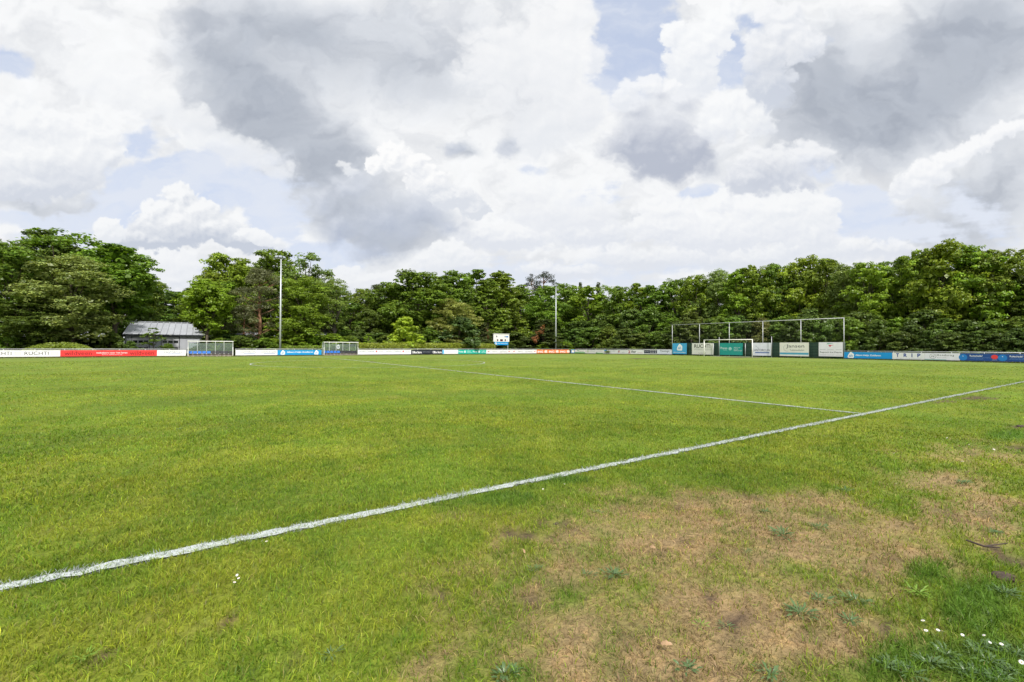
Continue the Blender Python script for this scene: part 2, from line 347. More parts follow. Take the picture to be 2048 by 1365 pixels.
def masks(x, y):
    x = np.asarray(x, np.float32); y = np.asarray(y, np.float32)
    n1 = fbm(x/1.1+40, y/1.1+40, 401, 5, .6); n2 = fbm(x/.28+9, y/.28+9, 421, 4, .6); n3 = fbm(x/5+20, y/5+20, 441, 5, .55)
    n4 = fbm(x/.45+70, y/.45+30, 431, 4, .6); dry = sst(pfield(x, y, DRY)+n1*.8+n2*.8+n4*.9, -.62, .88)
    lush = sst(pfield(x, y, LUSH)+n1*.6+n2*.35, .0, .5)
    bare = sst(pfield(x, y, BARE, .1)+n2*.95+n1*.3, .12, .5)
    r = np.hypot(x-CAM.x, y-CAM.y)
    dry = dry*(1-lush*.9); bare = bare*(1-lush*.5)
    yel = sst(n1*.7+n3*.5+n2*.35, -.32, .40)           # yellow-green mottling everywhere
    worn = sst(n2+n1*.7+n3*.3, .42, .8)*.75             # small thin spots
    out = np.maximum(sst(y, FAR_Y-.6, FAR_Y+.3), sst(x, END_X-.3, END_X+.8))
    return dry, lush, bare, yel, worn, out
C_ = lambda *a: np.array(a, np.float32)
def mixc(a, b, t): return a*(1-t[..., None]) + b*t[..., None]
def r_(x, y): return np.hypot(x-CAM.x, y-CAM.y)
def turf_colour(x, y):
    dry, lush, bare, yel, worn, out = masks(x, y)
    c = mixc(C_(.142, .222, .024)*np.ones(x.shape+(3,), np.float32), C_(.235, .262, .032), yel*(.55+.45*np.exp(-r_(x, y)/12)))
    r = np.hypot(x-CAM.x, y-CAM.y)
    s = fbm(x/2.3+7, y/2.3+3, 461, 5, .6); c = c*(1+s*.38)[..., None]
    st = fbm((x+y*.2)/9+70, y/3.2+70, 481, 5, .6); c = c*(1+st*.12)[..., None]
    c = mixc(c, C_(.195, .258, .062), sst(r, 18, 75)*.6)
    c = mixc(c, C_(.25, .20, .085), worn*.55)
    dv = fbm(x/.22+3, y/.22+8, 551, 4, .6)
    c = mixc(c, mixc(C_(.38, .255, .145)*np.ones_like(c), C_(.19, .13, .09), sst(dv, .05, .45)), dry*.85)
    c = mixc(c, C_(.11, .205, .028), lush*.85)
    c = mixc(c, C_(.115, .078, .055), bare*.92)
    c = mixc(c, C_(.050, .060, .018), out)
    strip = sst(y, FAR_Y-1.3, FAR_Y-.5)*(1-sst(y, FAR_Y+.4, FAR_Y+1.0))*(x < END_X)*(.5+fbm(x/1.5, y/1.5, 491, 3))
    c = mixc(c, C_(.26, .16, .09), np.clip(strip, 0, 1)*.8)
    return np.clip(c, .01, .9), dry, lush, bare, yel, worn, out
N = 350; t = np.linspace(-1, 1, N)
gx = CAM.x + 2.2*np.sinh(t*6.6); gy = CAM.y + 2.2*np.sinh(t*6.6)
GX, GY = np.meshgrid(gx, gy)
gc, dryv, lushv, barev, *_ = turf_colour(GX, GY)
rr_ = np.hypot(GX-CAM.x, GY-CAM.y)
GZ = gz(GX, GY) + fbm(GX/.9, GY/.9, 501, 4)*.018*np.exp(-rr_/60) - .010 - barev*.008*(rr_ < 30)
GZ = np.where((abs(GY) < .5) & (rr_ < 40), np.minimum(GZ, -.006), GZ)
idx = np.arange(N*N).reshape(N, N)
quads = np.stack([idx[:-1, :-1], idx[:-1, 1:], idx[1:, 1:], idx[1:, :-1]], -1).reshape(-1, 4)
gm = bpy.data.materials.new('turf_soil'); gm.use_nodes = True; g = NG(gm.node_tree); bs = g.n['Principled BSDF']
at = g.n.new('ShaderNodeAttribute'); at.attribute_name = 'turf'
gpos = g.n.new('ShaderNodeNewGeometry').outputs['Position']
f1 = g.noise(gpos, 28.0, 6.0, .65); f2 = g.noise(gpos, 5.5, 6.0, .62); f3 = g.noise(g.v('MULTIPLY', gpos, (.16, .5, 1)), 1.0, 5.0, .6)
k = g.mul(g.step(f1, .25, .75, .62, 1.38, 'LINEAR'), g.mul(g.step(f2, .25, .75, .78, 1.22, 'LINEAR'), g.step(f3, .3, .7, .90, 1.10, 'LINEAR')))
tc_ = g.v('SCALE', at.outputs['Color'], scale=k)
tc_ = g.mix(g.mul(g.step(f2, .52, .72), .35), tc_, g.v('MULTIPLY', tc_, (1.45, 1.12, .9)))
g.l.new(tc_, bs.inputs['Base Color']); bs.inputs['Roughness'].default_value = .9; bs.inputs['Specular IOR Level'].default_value = .15
b = g.n.new('ShaderNodeBump'); b.inputs['Strength'].default_value = .8; b.inputs['Distance'].default_value = .05
g.l.new(g.add(f1, g.mul(f2, 2.2)), b.inputs['Height']); g.l.new(b.outputs[0], bs.inputs['Normal'])
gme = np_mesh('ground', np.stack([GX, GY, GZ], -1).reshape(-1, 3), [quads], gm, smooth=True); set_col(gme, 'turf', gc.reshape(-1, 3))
tag(link('ground', gme), kind='structure')

# ---- painted lines: thin sheets of chalk over the turf
lm = bpy.data.materials.new('line_paint'); lm.use_nodes = True; g = NG(lm.node_tree); bs = g.n['Principled BSDF']
pos = g.n.new('ShaderNodeNewGeometry').outputs['Position']
pf = g.add(g.mul(g.noise(pos, 45.0, 4.0, .7), .6), g.mul(g.noise(pos, 3.0, 5.0, .65), .4))
g.l.new(g.mix(g.step(pf, .36, .56), (.30, .35, .22, 1), (.50, .54, .56, 1)), bs.inputs['Base Color']); bs.inputs['Roughness'].default_value = .9
def strip_mesh(name, pts, width, z=.004, fray=.012):
    pts = np.asarray(pts, float); d = np.gradient(pts, axis=0); d /= np.linalg.norm(d, axis=1)[:, None]; nrm = np.stack([-d[:, 1], d[:, 0]], -1)
    w = width/2 + rng.normal(0, fray, (2, len(pts)))
    L, Rr = pts+nrm*w[0][:, None], pts-nrm*w[1][:, None]
    v = np.concatenate([np.c_[L, gz(L[:, 0], L[:, 1])+z], np.c_[Rr, gz(Rr[:, 0], Rr[:, 1])+z]]); n = len(pts); i = np.arange(n-1)
    return np_mesh(name, v, [np.stack([i+n, i+n+1, i+1, i], -1)], lm)
def lined(a, b, stp=.25):
    n = int(math.dist(a, b)/stp)+2; return np.stack([np.linspace(a[0], b[0], n), np.linspace(a[1], b[1], n)], -1)
near = lined((-60, 0), (GOAL_X, 0), .08)
tag(link('touchline', strip_mesh('touchline', near, .10, .004, .012)), kind='structure')
tag(link('halfway_line', strip_mesh('halfway_line', lined((0, .07), (0, 68.5), .1), .12, .004)), kind='structure')
th = np.linspace(0, 2*np.pi, 400)
tag(link('centre_circle', strip_mesh('centre_circle', np.stack([9.15*np.cos(th), HALF_W+9.15*np.sin(th)], -1), .085, .008)), kind='structure')
tag(link('goal_line', strip_mesh('goal_line', lined((GOAL_X, .07), (GOAL_X, 68.5)), .12, .004)), kind='structure')
tag(link('far_touchline', strip_mesh('far_touchline', lined((-60, 68.57), (GOAL_X, 68.57)), .12, .004)), kind='structure')

# ---- grass blades
def blade_mat():
    m = bpy.data.materials.new('grass_blade'); m.use_nodes = True; g = NG(m.node_tree); g.n.clear()
    a = g.n.new('ShaderNodeAttribute'); a.attribute_name = 'blade'
    d = g.new('ShaderNodeBsdfDiffuse', Color=a.outputs['Color'], Roughness=.6)
    t = g.new('ShaderNodeBsdfTranslucent', Color=g.v('MULTIPLY', a.outputs['Color'], (1.0, 1.05, .7)))
    s = g.new('ShaderNodeBsdfGlossy', Color=(1, 1, 1, 1), Roughness=.45)
    m1 = g.n.new('ShaderNodeMixShader'); m1.inputs[0].default_value = .38; g.l.new(d.outputs[0], m1.inputs[1]); g.l.new(t.outputs[0], m1.inputs[2])
    m2 = g.n.new('ShaderNodeMixShader'); m2.inputs[0].default_value = .012; g.l.new(m1.outputs[0], m2.inputs[1]); g.l.new(s.outputs[0], m2.inputs[2])
    o = g.n.new('ShaderNodeOutputMaterial'); g.l.new(m2.outputs[0], o.inputs[0]); return m
BM = blade_mat()
def scatter():
    P = []
    for r0, r1, dens in ((1.3, 3, 7500), (3, 4.5, 6500), (4.5, 6.5, 3600), (6.5, 9, 1900), (9, 13, 850), (13, 20, 300), (20, 32, 95), (32, 55, 26)):
        ha = math.radians(58); n = int(dens*ha*(r1*r1-r0*r0))
        r = np.sqrt(rng.random(n)*(r1*r1-r0*r0)+r0*r0); a = YAW+(rng.random(n)*2-1)*ha
        P.append(np.c_[CAM.x+np.sin(a)*r, CAM.y+np.cos(a)*r])
    n = 13000; P.append(np.c_[rng.uniform(-16, 6, n), rng.normal(0, .042, n)])     # painted tufts on the touchline
    n = 6000; P.append(np.c_[rng.uniform(6, 22, n), rng.normal(0, .042, n)])
    n = 7000; P.append(np.c_[rng.normal(0, .04, n), rng.uniform(0, 22, n)])
    return np.concatenate(P)
P = scatter(); n_foot = 9000          # uncut tufts along the foot of the boards
PF = np.concatenate([np.c_[rng.uniform(-32, END_X, n_foot*6//10), FAR_Y-.22+rng.normal(0, .09, n_foot*6//10)], np.c_[END_X-.22+rng.normal(0, .09, n_foot*4//10), rng.uniform(0, FAR_Y, n_foot*4//10)]])
P = np.concatenate([P, PF]); x, y = P[:, 0], P[:, 1]
dry, lush, bare, yel, worn, out = masks(x, y); r = np.hypot(x-CAM.x, y-CAM.y)
clump = fbm(x/.11+3, y/.11+5, 521, 3, .6)
keep = (rng.random(len(x)) > bare*.93) & (rng.random(len(x)) > dry*.38+worn*.3) & (y < FAR_Y) & (x < END_X) & (clump > -.42+rng.random(len(x))*.2)
keep |= (abs(y) < .05) & (rng.random(len(x)) > .2)
x, y, r, dry, lush, bare, yel, worn, clump = [q[keep] for q in (x, y, r, dry, lush, bare, yel, worn, clump)]
n = len(x); U = lambda a=0, b=1: rng.uniform(a, b, n)
col = mixc(C_(.180, .310, .028)*np.ones((n, 3), np.float32), C_(.375, .415, .040), np.clip(yel*.6+.17+rng.normal(0, .30, n), 0, 1))
col = mixc(col, C_(.37, .30, .11), (U() < .10+.25*worn).astype(float)*U(.3, .9))
straw = (U() < np.clip(dry*.84, 0, 1)).astype(float)*U(.6, 1); col = mixc(col, C_(.54, .375, .205), straw)
col = mixc(col, C_(.36, .23, .14), straw*(U() < .5)*.85)
col = mixc(col, C_(.13, .27, .035), lush*.75*(1-straw)); col = col*np.exp(rng.normal(0, .27, n))[:, None]*(1+clump*.30)[:, None]
col *= (1+fbm(x/2.3+7, y/2.3+3, 461, 5, .6)*.22)[:, None]
sp = fbm(x/.42+13, y/.42+17, 541, 4, .6); col = col*(1-.30*sst(sp, .12, .42)*(1-straw))[:, None]*np.where(sp[:, None] > .2, [[.86, 1.0, .9]], [[1, 1, 1]])
linew = ((abs(y) < .062+rng.normal(0, .012, n)) & (x < GOAL_X)) | ((abs(x) < .06+rng.normal(0, .012, n)) & (y > 0))
painted = linew & (U() < .80); col = np.where(painted[:, None], C_(.70, .74, .80)*U(.50, 1.0)[:, None], col).astype(np.float32)
w = np.maximum(.0034*U(.7, 1.5), r*.00105*U(.7, 1.3)); h = (.026+.020*U()**2+.024*lush+.014*clump)*(1-.25*straw); h = np.maximum(h, .014)
h = np.where(linew, h*.8, h); foot = (y > FAR_Y-.55) | (x > END_X-.55); h = h*(1+foot*U(.8, 3.2)); col = np.where(foot[:, None], col*.8, col); long_ = (U() < .012*(r < 8)); h = h*(1+long_*.8)
az_ = U(0, 2*np.pi); lean = np.clip(rng.normal(.75, .35, n)+straw*.25, .1, 1.4); la = U(0, 2*np.pi)
z0 = gz(x, y)-.012
sx, sy = np.cos(az_)*w/2, np.sin(az_)*w/2; lx, ly = np.cos(la)*np.sin(lean), np.sin(la)*np.sin(lean); lz = np.cos(lean)
hh = h+.010
def pt(t, side, ww, extra):
    return np.stack([x+lx*hh*t*extra+sx*side*ww, y+ly*hh*t*extra+sy*side*ww, z0+hh*(t*lz+ (t-t*t)*.35)], -1)
V = np.stack([pt(0, -1, 1, 1), pt(0, 1, 1, 1), pt(.55, 1, .8, .75), pt(.55, -1, .8, .75), pt(1, 0, 0, 1.15)], 1)
far = r > 11; nn, nf = (~far).sum(), far.sum()
Vn, Vf = V[~far].reshape(-1, 3), V[far][:, [0, 1, 4]].reshape(-1, 3)
i5 = np.arange(nn)[:, None]*5; i3 = np.arange(nf)[:, None]*3+nn*5
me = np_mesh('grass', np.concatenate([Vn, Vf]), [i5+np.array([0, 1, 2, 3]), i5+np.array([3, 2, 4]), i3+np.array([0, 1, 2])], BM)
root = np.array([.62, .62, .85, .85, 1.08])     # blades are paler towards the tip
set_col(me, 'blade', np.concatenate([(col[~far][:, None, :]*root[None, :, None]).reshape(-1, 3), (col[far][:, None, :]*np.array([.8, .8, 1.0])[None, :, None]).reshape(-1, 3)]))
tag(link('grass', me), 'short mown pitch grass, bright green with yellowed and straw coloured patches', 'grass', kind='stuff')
print('grass blades', n, 'tris', nn*3+nf, 't', time.time()-T0)

# ================================================================ trees, bushes and hedges
def leaf_material(name, gloss=.022):
    m = bpy.data.materials.new(name); m.use_nodes = True; g = NG(m.node_tree); g.n.clear()
    a = g.n.new('ShaderNodeAttribute'); a.attribute_name = 'leaf'
    oi = g.n.new('ShaderNodeObjectInfo')
    c = g.v('MULTIPLY', a.outputs['Color'], oi.outputs['Color'])
    d = g.new('ShaderNodeBsdfDiffuse', Color=c); t = g.new('ShaderNodeBsdfTranslucent', Color=g.v('MULTIPLY', c, (1.15, 1.1, .6)))
    s = g.new('ShaderNodeBsdfGlossy', Color=(1, 1, 1, 1), Roughness=.42)
    m1 = g.n.new('ShaderNodeMixShader'); m1.inputs[0].default_value = .36; g.l.new(d.outputs[0], m1.inputs[1]); g.l.new(t.outputs[0], m1.inputs[2])
    m2 = g.n.new('ShaderNodeMixShader'); m2.inputs[0].default_value = gloss; g.l.new(m1.outputs[0], m2.inputs[1]); g.l.new(s.outputs[0], m2.inputs[2])
    o = g.n.new('ShaderNodeOutputMaterial'); g.l.new(m2.outputs[0], o.inputs[0]); return m
LEAF = leaf_material('leaves'); NEEDLE = leaf_material('needles', .02)
BARK = mat('bark', (.12, .095, .07), .9, noise=.4, nscale=3, bump=.6)
BARK_RED = mat('pine_bark', (.30, .155, .095), .9, noise=.35, nscale=3, bump=.5)
def leaf_quads(C, Nn, a, b, seed):
    """kite shaped leaves at C with normals Nn, half length a, half width b"""
    r = np.random.default_rng(seed); n = len(C)
    Nn = Nn/np.linalg.norm(Nn, axis=1)[:, None]; t = r.normal(0, 1, (n, 3)); t -= (t*Nn).sum(1)[:, None]*Nn; t /= np.linalg.norm(t, axis=1)[:, None]
    s = np.cross(Nn, t); a = np.broadcast_to(a, n)[:, None]; b = np.broadcast_to(b, n)[:, None]
    V = np.stack([C-t*a, C+s*b-t*a*.1-Nn*b*.25, C+t*a, C-s*b-t*a*.1-Nn*b*.25], 1)
    return V.reshape(-1, 3)
def leaves_mesh(name, V, bright, matl, tint=None):
    n = len(V)//4; me = np_mesh(name, V, [np.arange(n*4).reshape(n, 4)], matl)
    c = np.repeat(bright[:, None] if bright.ndim == 1 else bright, 4, 0); c = np.broadcast_to(c, (n*4, 3)); set_col(me, 'leaf', c); return me
def unit(r, n):
    v = r.normal(0, 1, (n, 3)); return v/np.linalg.norm(v, axis=1)[:, None]
def tree_crown(seed, H=15.0, R=5.0, zb=2.0, lobes=13, cl=17, lv=62, shape='round', a=.17, flat=.55, droop=0.0, fill=.07, see=1.0):
    r = np.random.default_rng(seed); LC, LR = [], []
    for i in range(lobes):
        t = (i+.5)/lobes; ang = i*2.39996+r.uniform(-.4, .4); z = zb+(H-zb)*(t*.92+.06)
        if shape == 'round': e = math.sin(math.pi*min(1, max(.0, .12+.80*t)))**.6
        elif shape == 'top': e = math.sin(math.pi*min(1, .30+.62*t))**.7*(.55+.45*min(1, t*2))
        elif shape == 'cone': e = (1-t)**.7*.95+.12
        else: e = (1-t*t*.75)
        lr = R*(.36+.12*r.random())*(.72+.28*e)
        rad = max(0, R*e-lr*.75)*(.75+.35*r.random())
        LC.append((math.cos(ang)*rad, math.sin(ang)*rad, min(z, H-lr*.55))); LR.append(lr)
    LC, LR = np.array(LC), np.array(LR); P, Nn, B = [], [], []
    for c, lr in zip(LC, LR):
        k = max(4, int(cl*1.45*(lr/(R*.42))**2)); d = unit(r, k); d[:, 2] = np.where(d[:, 2] < -.35, -d[:, 2], d[:, 2])
        cc = c+d*lr*np.array([1, 1, .78])*(r.uniform(.72, 1.06, k))[:, None]; cr = lr*r.uniform(.19, .38, k); cb = np.exp(r.normal(0, .20, k))
        for q in range(k):
            m = int(lv*.72*(.6+.8*r.random())); u = unit(r, m); u[:, 2] = np.abs(u[:, 2])**.8*np.sign(u[:, 2]+.55*0+r.uniform(-.2, 1, m)); rad = cr[q]*r.uniform(.35, 1.05, m)**.7
            p = cc[q]+u*rad[:, None]*np.array([1.15, 1.15, flat])
            p[:, 2] -= droop*(np.hypot(u[:, 0], u[:, 1])*rad)**1.5
            P.append(p); Nn.append(u*.55+d[q]*.25+np.array([0, 0, .62])+r.normal(0, .42, (m, 3))); B.append(cb[q]*np.exp(r.normal(0, .16, m)))
        # twigs that stick out
    P, Nn, B = np.concatenate(P), np.concatenate(Nn), np.concatenate(B)
    keep = P[:, 2] > .15; P, Nn, B = P[keep], Nn[keep], B[keep]
    V = leaf_quads(P, Nn, a*r.uniform(.7, 1.35, len(P)), a*.62*r.uniform(.7, 1.3, len(P)), seed+1)
    m = int(len(P)*fill); j = r.integers(0, len(LC), m); Pi = LC[j]+unit(r, m)*LR[j][:, None]*r.uniform(0, .7, m)[:, None]; Pi[:, 2] = np.maximum(Pi[:, 2], .6)
    Vi = leaf_quads(Pi, unit(r, m), a*2.4, a*1.7, seed+2)
    yel = np.clip(r.normal(.0, .5, len(B)), -1, 1)
    col = np.stack([B*(1+.16*yel), B*(1+.04*yel), B*(1-.15*yel)], -1)
    return leaves_mesh('crown', np.concatenate([V, Vi]), np.concatenate([col, np.full((m, 3), .95)]), LEAF), LC, LR
def tube(pts, rad, sides=8):
    pts = np.array(pts, float); n = len(pts); V = []
    d = np.gradient(pts, axis=0); d /= np.linalg.norm(d, axis=1)[:, None]
    for i in range(n):
        ref = np.array([0, 0, 1.]) if abs(d[i, 2]) < .9 else np.array([1., 0, 0])
        s = np.cross(d[i], ref); s /= np.linalg.norm(s); u = np.cross(s, d[i])
        a = np.arange(sides)/sides*2*np.pi; V.append(pts[i]+rad[i]*(np.cos(a)[:, None]*s+np.sin(a)[:, None]*u))
    V = np.concatenate(V); i = np.arange(n-1)[:, None]*sides; j = np.arange(sides)
    F = np.stack([i+j, i+(j+1) % sides, i+sides+(j+1) % sides, i+sides+j], -1).reshape(-1, 4)
    return V, F
def tubes_mesh(name, specs, m, sides=8):
    Vs, Fs, o = [], [], 0
    for pts, rad in specs:
        V, F = tube(pts, rad, sides); Vs.append(V); Fs.append(F+o); o += len(V)
    return np_mesh(name, np.concatenate(Vs), [np.concatenate(Fs)], m, smooth=True)
def trunk_for(seed, H, LC, R, r0=.28, m=BARK, fork=.28, lean=(0, 0)):
    r = np.random.default_rng(seed+50); top = H*.82; pts = [(lean[0]*(max(z, 0)/top)**1.3*top+r.normal(0, .06), lean[1]*(z/top)*top+r.normal(0, .06), z) for z in np.linspace(-.2, top, 9)]
    sp = [(pts, np.linspace(r0*1.15, .05, 9))]
    for c in LC:
        z0 = max(H*fork*.6, min(c[2]*.62, top*.8)); k = z0/top; kz = np.linspace(-.2, top, 9); s = np.array([np.interp(z0, kz, [q[0] for q in pts]), np.interp(z0, kz, [q[1] for q in pts]), z0]); e = np.array(c); mid = (s+e)/2+np.array([0, 0, -.25]); mid2 = s*.72+e*.28+np.array([0, 0, -.2])
        sp.append(([s, mid2, mid, e], [r0*.42, r0*.33, r0*.22, .03]))
    return tubes_mesh('trunk', sp, m, 6)
PROTO = {}
def proto(key, **kw):
    tr = kw.pop('trunk', {}); me, LC, LR = tree_crown(**kw)
    H, R = kw.get('H', 15.0), kw.get('R', 5.0); co = np.empty(len(me.vertices)*3, np.float32); me.vertices.foreach_get('co', co); co = co.reshape(-1, 3)
    PROTO[key] = dict(crown=me, trunk=trunk_for(kw['seed'], H, LC, R, **tr), H=float(np.percentile(co[:, 2], 99.7)), W=float(np.percentile(np.hypot(co[:, 0], co[:, 1]), 97)*2))
for i in range(5): proto('oak%d' % i, seed=100+i*7, lobes=15+i % 3, cl=16, lv=66, zb=1.6 if i % 2 else 2.6, R=5.2)
for i in range(3): proto('tall%d' % i, seed=200+i*7, lobes=14, R=3.9, zb=1.2, cl=17, lv=66, shape='round')
for i in range(2): proto('thin%d' % i, seed=300+i*7, lobes=13, cl=12, lv=34, shape='top', zb=3.5, R=4.6, fill=.0)
for i in range(2): proto('beech%d' % i, seed=350+i*7, lobes=17, cl=17, lv=62, R=5.0, zb=.8, flat=.34, droop=.30, shape='dome')
for i in range(2): proto('light%d' % i, seed=400+i*7, lobes=16, cl=22, lv=70, a=.125, R=4.8, zb=1.4, flat=.6)
for i in range(3): proto('bush%d' % i, seed=500+i*7, H=4.2, R=2.4, zb=.1, lobes=10, cl=15, lv=52, a=.10, shape='dome', trunk=dict(r0=.07))
for i in range(2): proto('high%d' % i, seed=150+i*7, lobes=14, cl=17, lv=66, zb=5.6, R=5.0, shape='top')
proto('leaning', seed=170, lobes=13, cl=14, lv=60, a=.125, zb=4.6, R=4.6, shape='top', fill=.03, trunk=dict(lean=(.13, 0), r0=.42, m=mat('dark_bark', (.07, .06, .05), .95, noise=.4, nscale=3, bump=.6)))
proto('sapling', seed=560, H=4.6, R=1.9, zb=.3, lobes=8, cl=9, lv=26, a=.11, shape='cone', fill=0, trunk=dict(r0=.05))
proto('spire', seed=570, H=9, R=2.2, zb=.3, lobes=18, cl=13, lv=46, a=.10, shape='cone', flat=.8, trunk=dict(r0=.14))
# Scots pine: flat tufts on bare limbs
def pine(key, seed, H=13.0, R=3.6, zb=4.5, tufts=70, lv=95, a=.24):
    r = np.random.default_rng(seed); t = r.random(tufts)**.8; z = zb+(H-zb)*t; e = R*np.sin(np.pi*np.clip(.22+.76*t, 0, 1))**.7
    ang = r.uniform(0, 2*np.pi, tufts); rad = e*r.uniform(.35, 1, tufts); C = np.c_[np.cos(ang)*rad, np.sin(ang)*rad, z]; P, Nn, B = [], [], []
    for c in C:
        u = unit(r, lv); rr = r.uniform(.5, .95)*r.uniform(.3, 1, lv)**.6; P.append(c+u*rr[:, None]*np.array([1, 1, .62])); Nn.append(unit(r, lv)+u*.2); B.append(np.full(lv, np.exp(r.normal(0, .22)))*np.exp(r.normal(0, .2, lv)))
    P, Nn, B = map(np.concatenate, (P, Nn, B)); V = leaf_quads(P, Nn, a*r.uniform(.6, 1.2, len(P)), .045, seed)
    me = leaves_mesh('crown', V, B, NEEDLE)
    sp = [([(0, 0, -.2), (.05, 0, H*.35), (-.1, .05, H*.7), (0, 0, H*.97)], [.24, .2, .13, .03])]
    for c in C[::2]: s = np.array([0, 0, max(2.6, c[2]-1.4)]); sp.append(([s, (s+c)/2+np.array([0, 0, -.1]), c], [.06, .045, .02]))
    for k in range(5): a_ = r.uniform(0, 6.28); zz = r.uniform(2.2, 5); sp.append(([(0, 0, zz), (math.cos(a_)*1.3, math.sin(a_)*1.3, zz+.9), (math.cos(a_)*2.3, math.sin(a_)*2.3, zz+.7)], [.05, .035, .012]))
    PROTO[key] = dict(crown=me, trunk=tubes_mesh('trunk', sp, BARK_RED, 7), H=H, W=R*2)
pine('pine', 600); pine('bare_pine', 610, H=17, R=2.6, zb=12.5, tufts=34, lv=60, a=.2)
DK, OD = (.100, .158, .028), (.14, .165, .04)  # undergrowth tints, darkened to stand in for shade under the overhanging crowns
# colours, as the leaves have them
DG, MG, BG, YG, OL, PN, CY, GG = (.125, .200, .030), (.160, .250, .028), (.225, .335, .028), (.235, .345, .032), (.250, .315, .080), (.155, .190, .085), (.090, .115, .036), (.185, .265, .055)
TREES = []
def tree(px, top, plane, wpx, key, tint, name, label=None, cat='tree', group=None, turn=None, zbase=0.0, base_px=None):
    ax, val = plane
    if ax == 'y': X, Y = on_y(px, val), val
    else: X, Y = val, on_x(px, val)
    p = PROTO[key]; z0 = float(gz(X, Y))+zbase; H = z_of(px, top, X, Y)-z0; dep = math.hypot(X-CAM.x, Y-CAM.y)*math.cos(math.atan((px-1024)/F_PX))
    W = wpx*dep/F_PX; sx = W/p['W']; sz = H/p['H']; rz = turn if turn is not None else rng.uniform(0, 6.28)
    e = empty(name, (X, Y, z0), rz); e.scale = (sx, sx, sz)
    j = 1+rng.normal(0, .07); tint = tuple(min(1, c*j*(1+rng.normal(0, .05))) for c in tint)
    c = link('crown', p['crown'], e); c.color = tint+(1,); k = link('trunk', p['trunk'], e); k.color = tint+(1,)
    tag(e, label, cat, group); TREES.append(e); return e
Y_ = lambda v: ('y', v); X_ = lambda v: ('x', v)
T = tree
T(18, 486, Y_(80), 190, 'oak0', MG, 'oak_tree', 'dark green oak cut by the left picture edge, above the white letter board')
T(118, 457, Y_(92), 200, 'thin0', MG, 'oak_tree', 'tall oak with open branches, the highest crown of the left group')
T(105, 470, Y_(94), 170, 'oak1', DG, 'oak_tree', 'dark dense oak directly behind the tall open-branched oak at left')
T(143, 512, Y_(77), 172, 'light0', OL, 'hornbeam_tree', 'pale olive round tree standing in front of the dark left oaks')
T(228, 493, Y_(83), 165, 'high0', MG, 'oak_tree', 'mid green oak just left of the grey shed, sloping down to the shed roof', turn=1.0)
T(288, 548, Y_(112), 80, 'high1', MG, 'oak_tree', 'oak crown sloping down behind the gable end of the grey shed')
T(60, 600, Y_(76), 130, 'oak4', DG, 'oak_tree', 'low dark green tree under the left oaks by the mound of brambles')
T(345, 583, Y_(128), 110, 'oak1', DG, 'oak_tree', 'far dark tree rising behind the grey shed roof')
T(300, 590, Y_(130), 90, 'oak4', DG, 'oak_tree', 'far dark tree behind the gable of the grey shed')
T(390, 578, Y_(120), 80, 'tall1', DG, 'oak_tree', 'far dark tree behind the right half of the shed roof')
T(414, 560, Y_(78), 100, 'high1', BG, 'maple_tree', 'mid green maple leaning over the shed roof behind the left dugout')
T(412, 575, Y_(81), 84, 'high0', MG, 'maple_tree', 'rounder green maple close behind the one over the left dugout')
T(455, 509, Y_(99), 120, 'oak4', BG, 'oak_tree', 'bright green oak left of the light mast, in the middle group')
T(425, 545, Y_(97), 70, 'oak0', BG, 'oak_tree', 'small bright oak at the left shoulder of the middle group')
T(545, 501, Y_(100), 124, 'oak1', MG, 'oak_tree', 'broad oak crown directly behind the head of the left light mast')
T(445, 565, Y_(90), 90, 'tall0', BG, 'oak_tree', 'yellow-green young oak between the maple and the Scots pine')
T(610, 506, Y_(97), 118, 'thin0', GG, 'ash_tree', 'see-through ash with sky between its leaves right of the left mast')
T(640, 540, Y_(99), 90, 'thin1', GG, 'ash_tree', 'smaller see-through ash stepping down right of the taller ash')
T(519, 540, Y_(79.5), 118, 'pine', PN, 'pine_tree', 'grey-green pine with a reddish bare trunk left of the light mast', turn=.4)
T(487, 612, Y_(81), 70, 'pine', PN, 'pine_tree', 'lower dark pine with spreading limbs beside the red-trunked pine')
T(603, 556, Y_(77.5), 118, 'light1', YG, 'hornbeam_tree', 'yellow-green hornbeam reaching down to the blue board right of the mast')
T(585, 600, Y_(80), 100, 'beech0', BG, 'hornbeam_tree', 'lower layered hornbeam behind the yellow-green one')
w = T(662, 556, Y_(79), 92, 'leaning', GG, 'willow_tree', 'olive green tree with a dark leaning trunk behind the second dugout', turn=-.3)
T(723, 578, Y_(96), 74, 'oak3', MG, 'oak_tree', 'rounded tree in the dip between the ash group and the big central oak')
T(754, 571, Y_(100), 64, 'pine', CY, 'pine_tree', 'dark pine top left of the big central oak')
T(700, 600, Y_(88), 80, 'tall2', DG, 'oak_tree', 'dark tree in the shade right of the leaning trunk')
T(738, 618, Y_(86), 70, 'oak0', DG, 'oak_tree', 'shaded tree low behind the second dugout roof')
T(835, 546, Y_(85), 165, 'oak0', MG, 'oak_tree', 'big round oak above the hedge, centre left of the scoreboard')
T(782, 566, Y_(89), 92, 'oak2', MG, 'oak_tree', 'oak at the left shoulder of the big central oak')
T(905, 547, Y_(91), 120, 'oak4', MG, 'oak_tree', 'oak at the right shoulder of the big central oak')
T(952, 543, Y_(93), 110, 'tall1', MG, 'oak_tree', 'tall oak whose peak stands left of the drooping beech')
T(906, 600, Y_(77), 98, 'light1', (.31, .36, .085), 'hornbeam_tree', 'pale olive tree in front of the central oaks')
T(1003, 546, Y_(88), 128, 'beech0', MG, 'beech_tree', 'beech with drooping layered sprays above the scoreboard')
T(1040, 572, Y_(92), 96, 'beech1', MG, 'beech_tree', 'second beech stepping down right of the scoreboard beech')
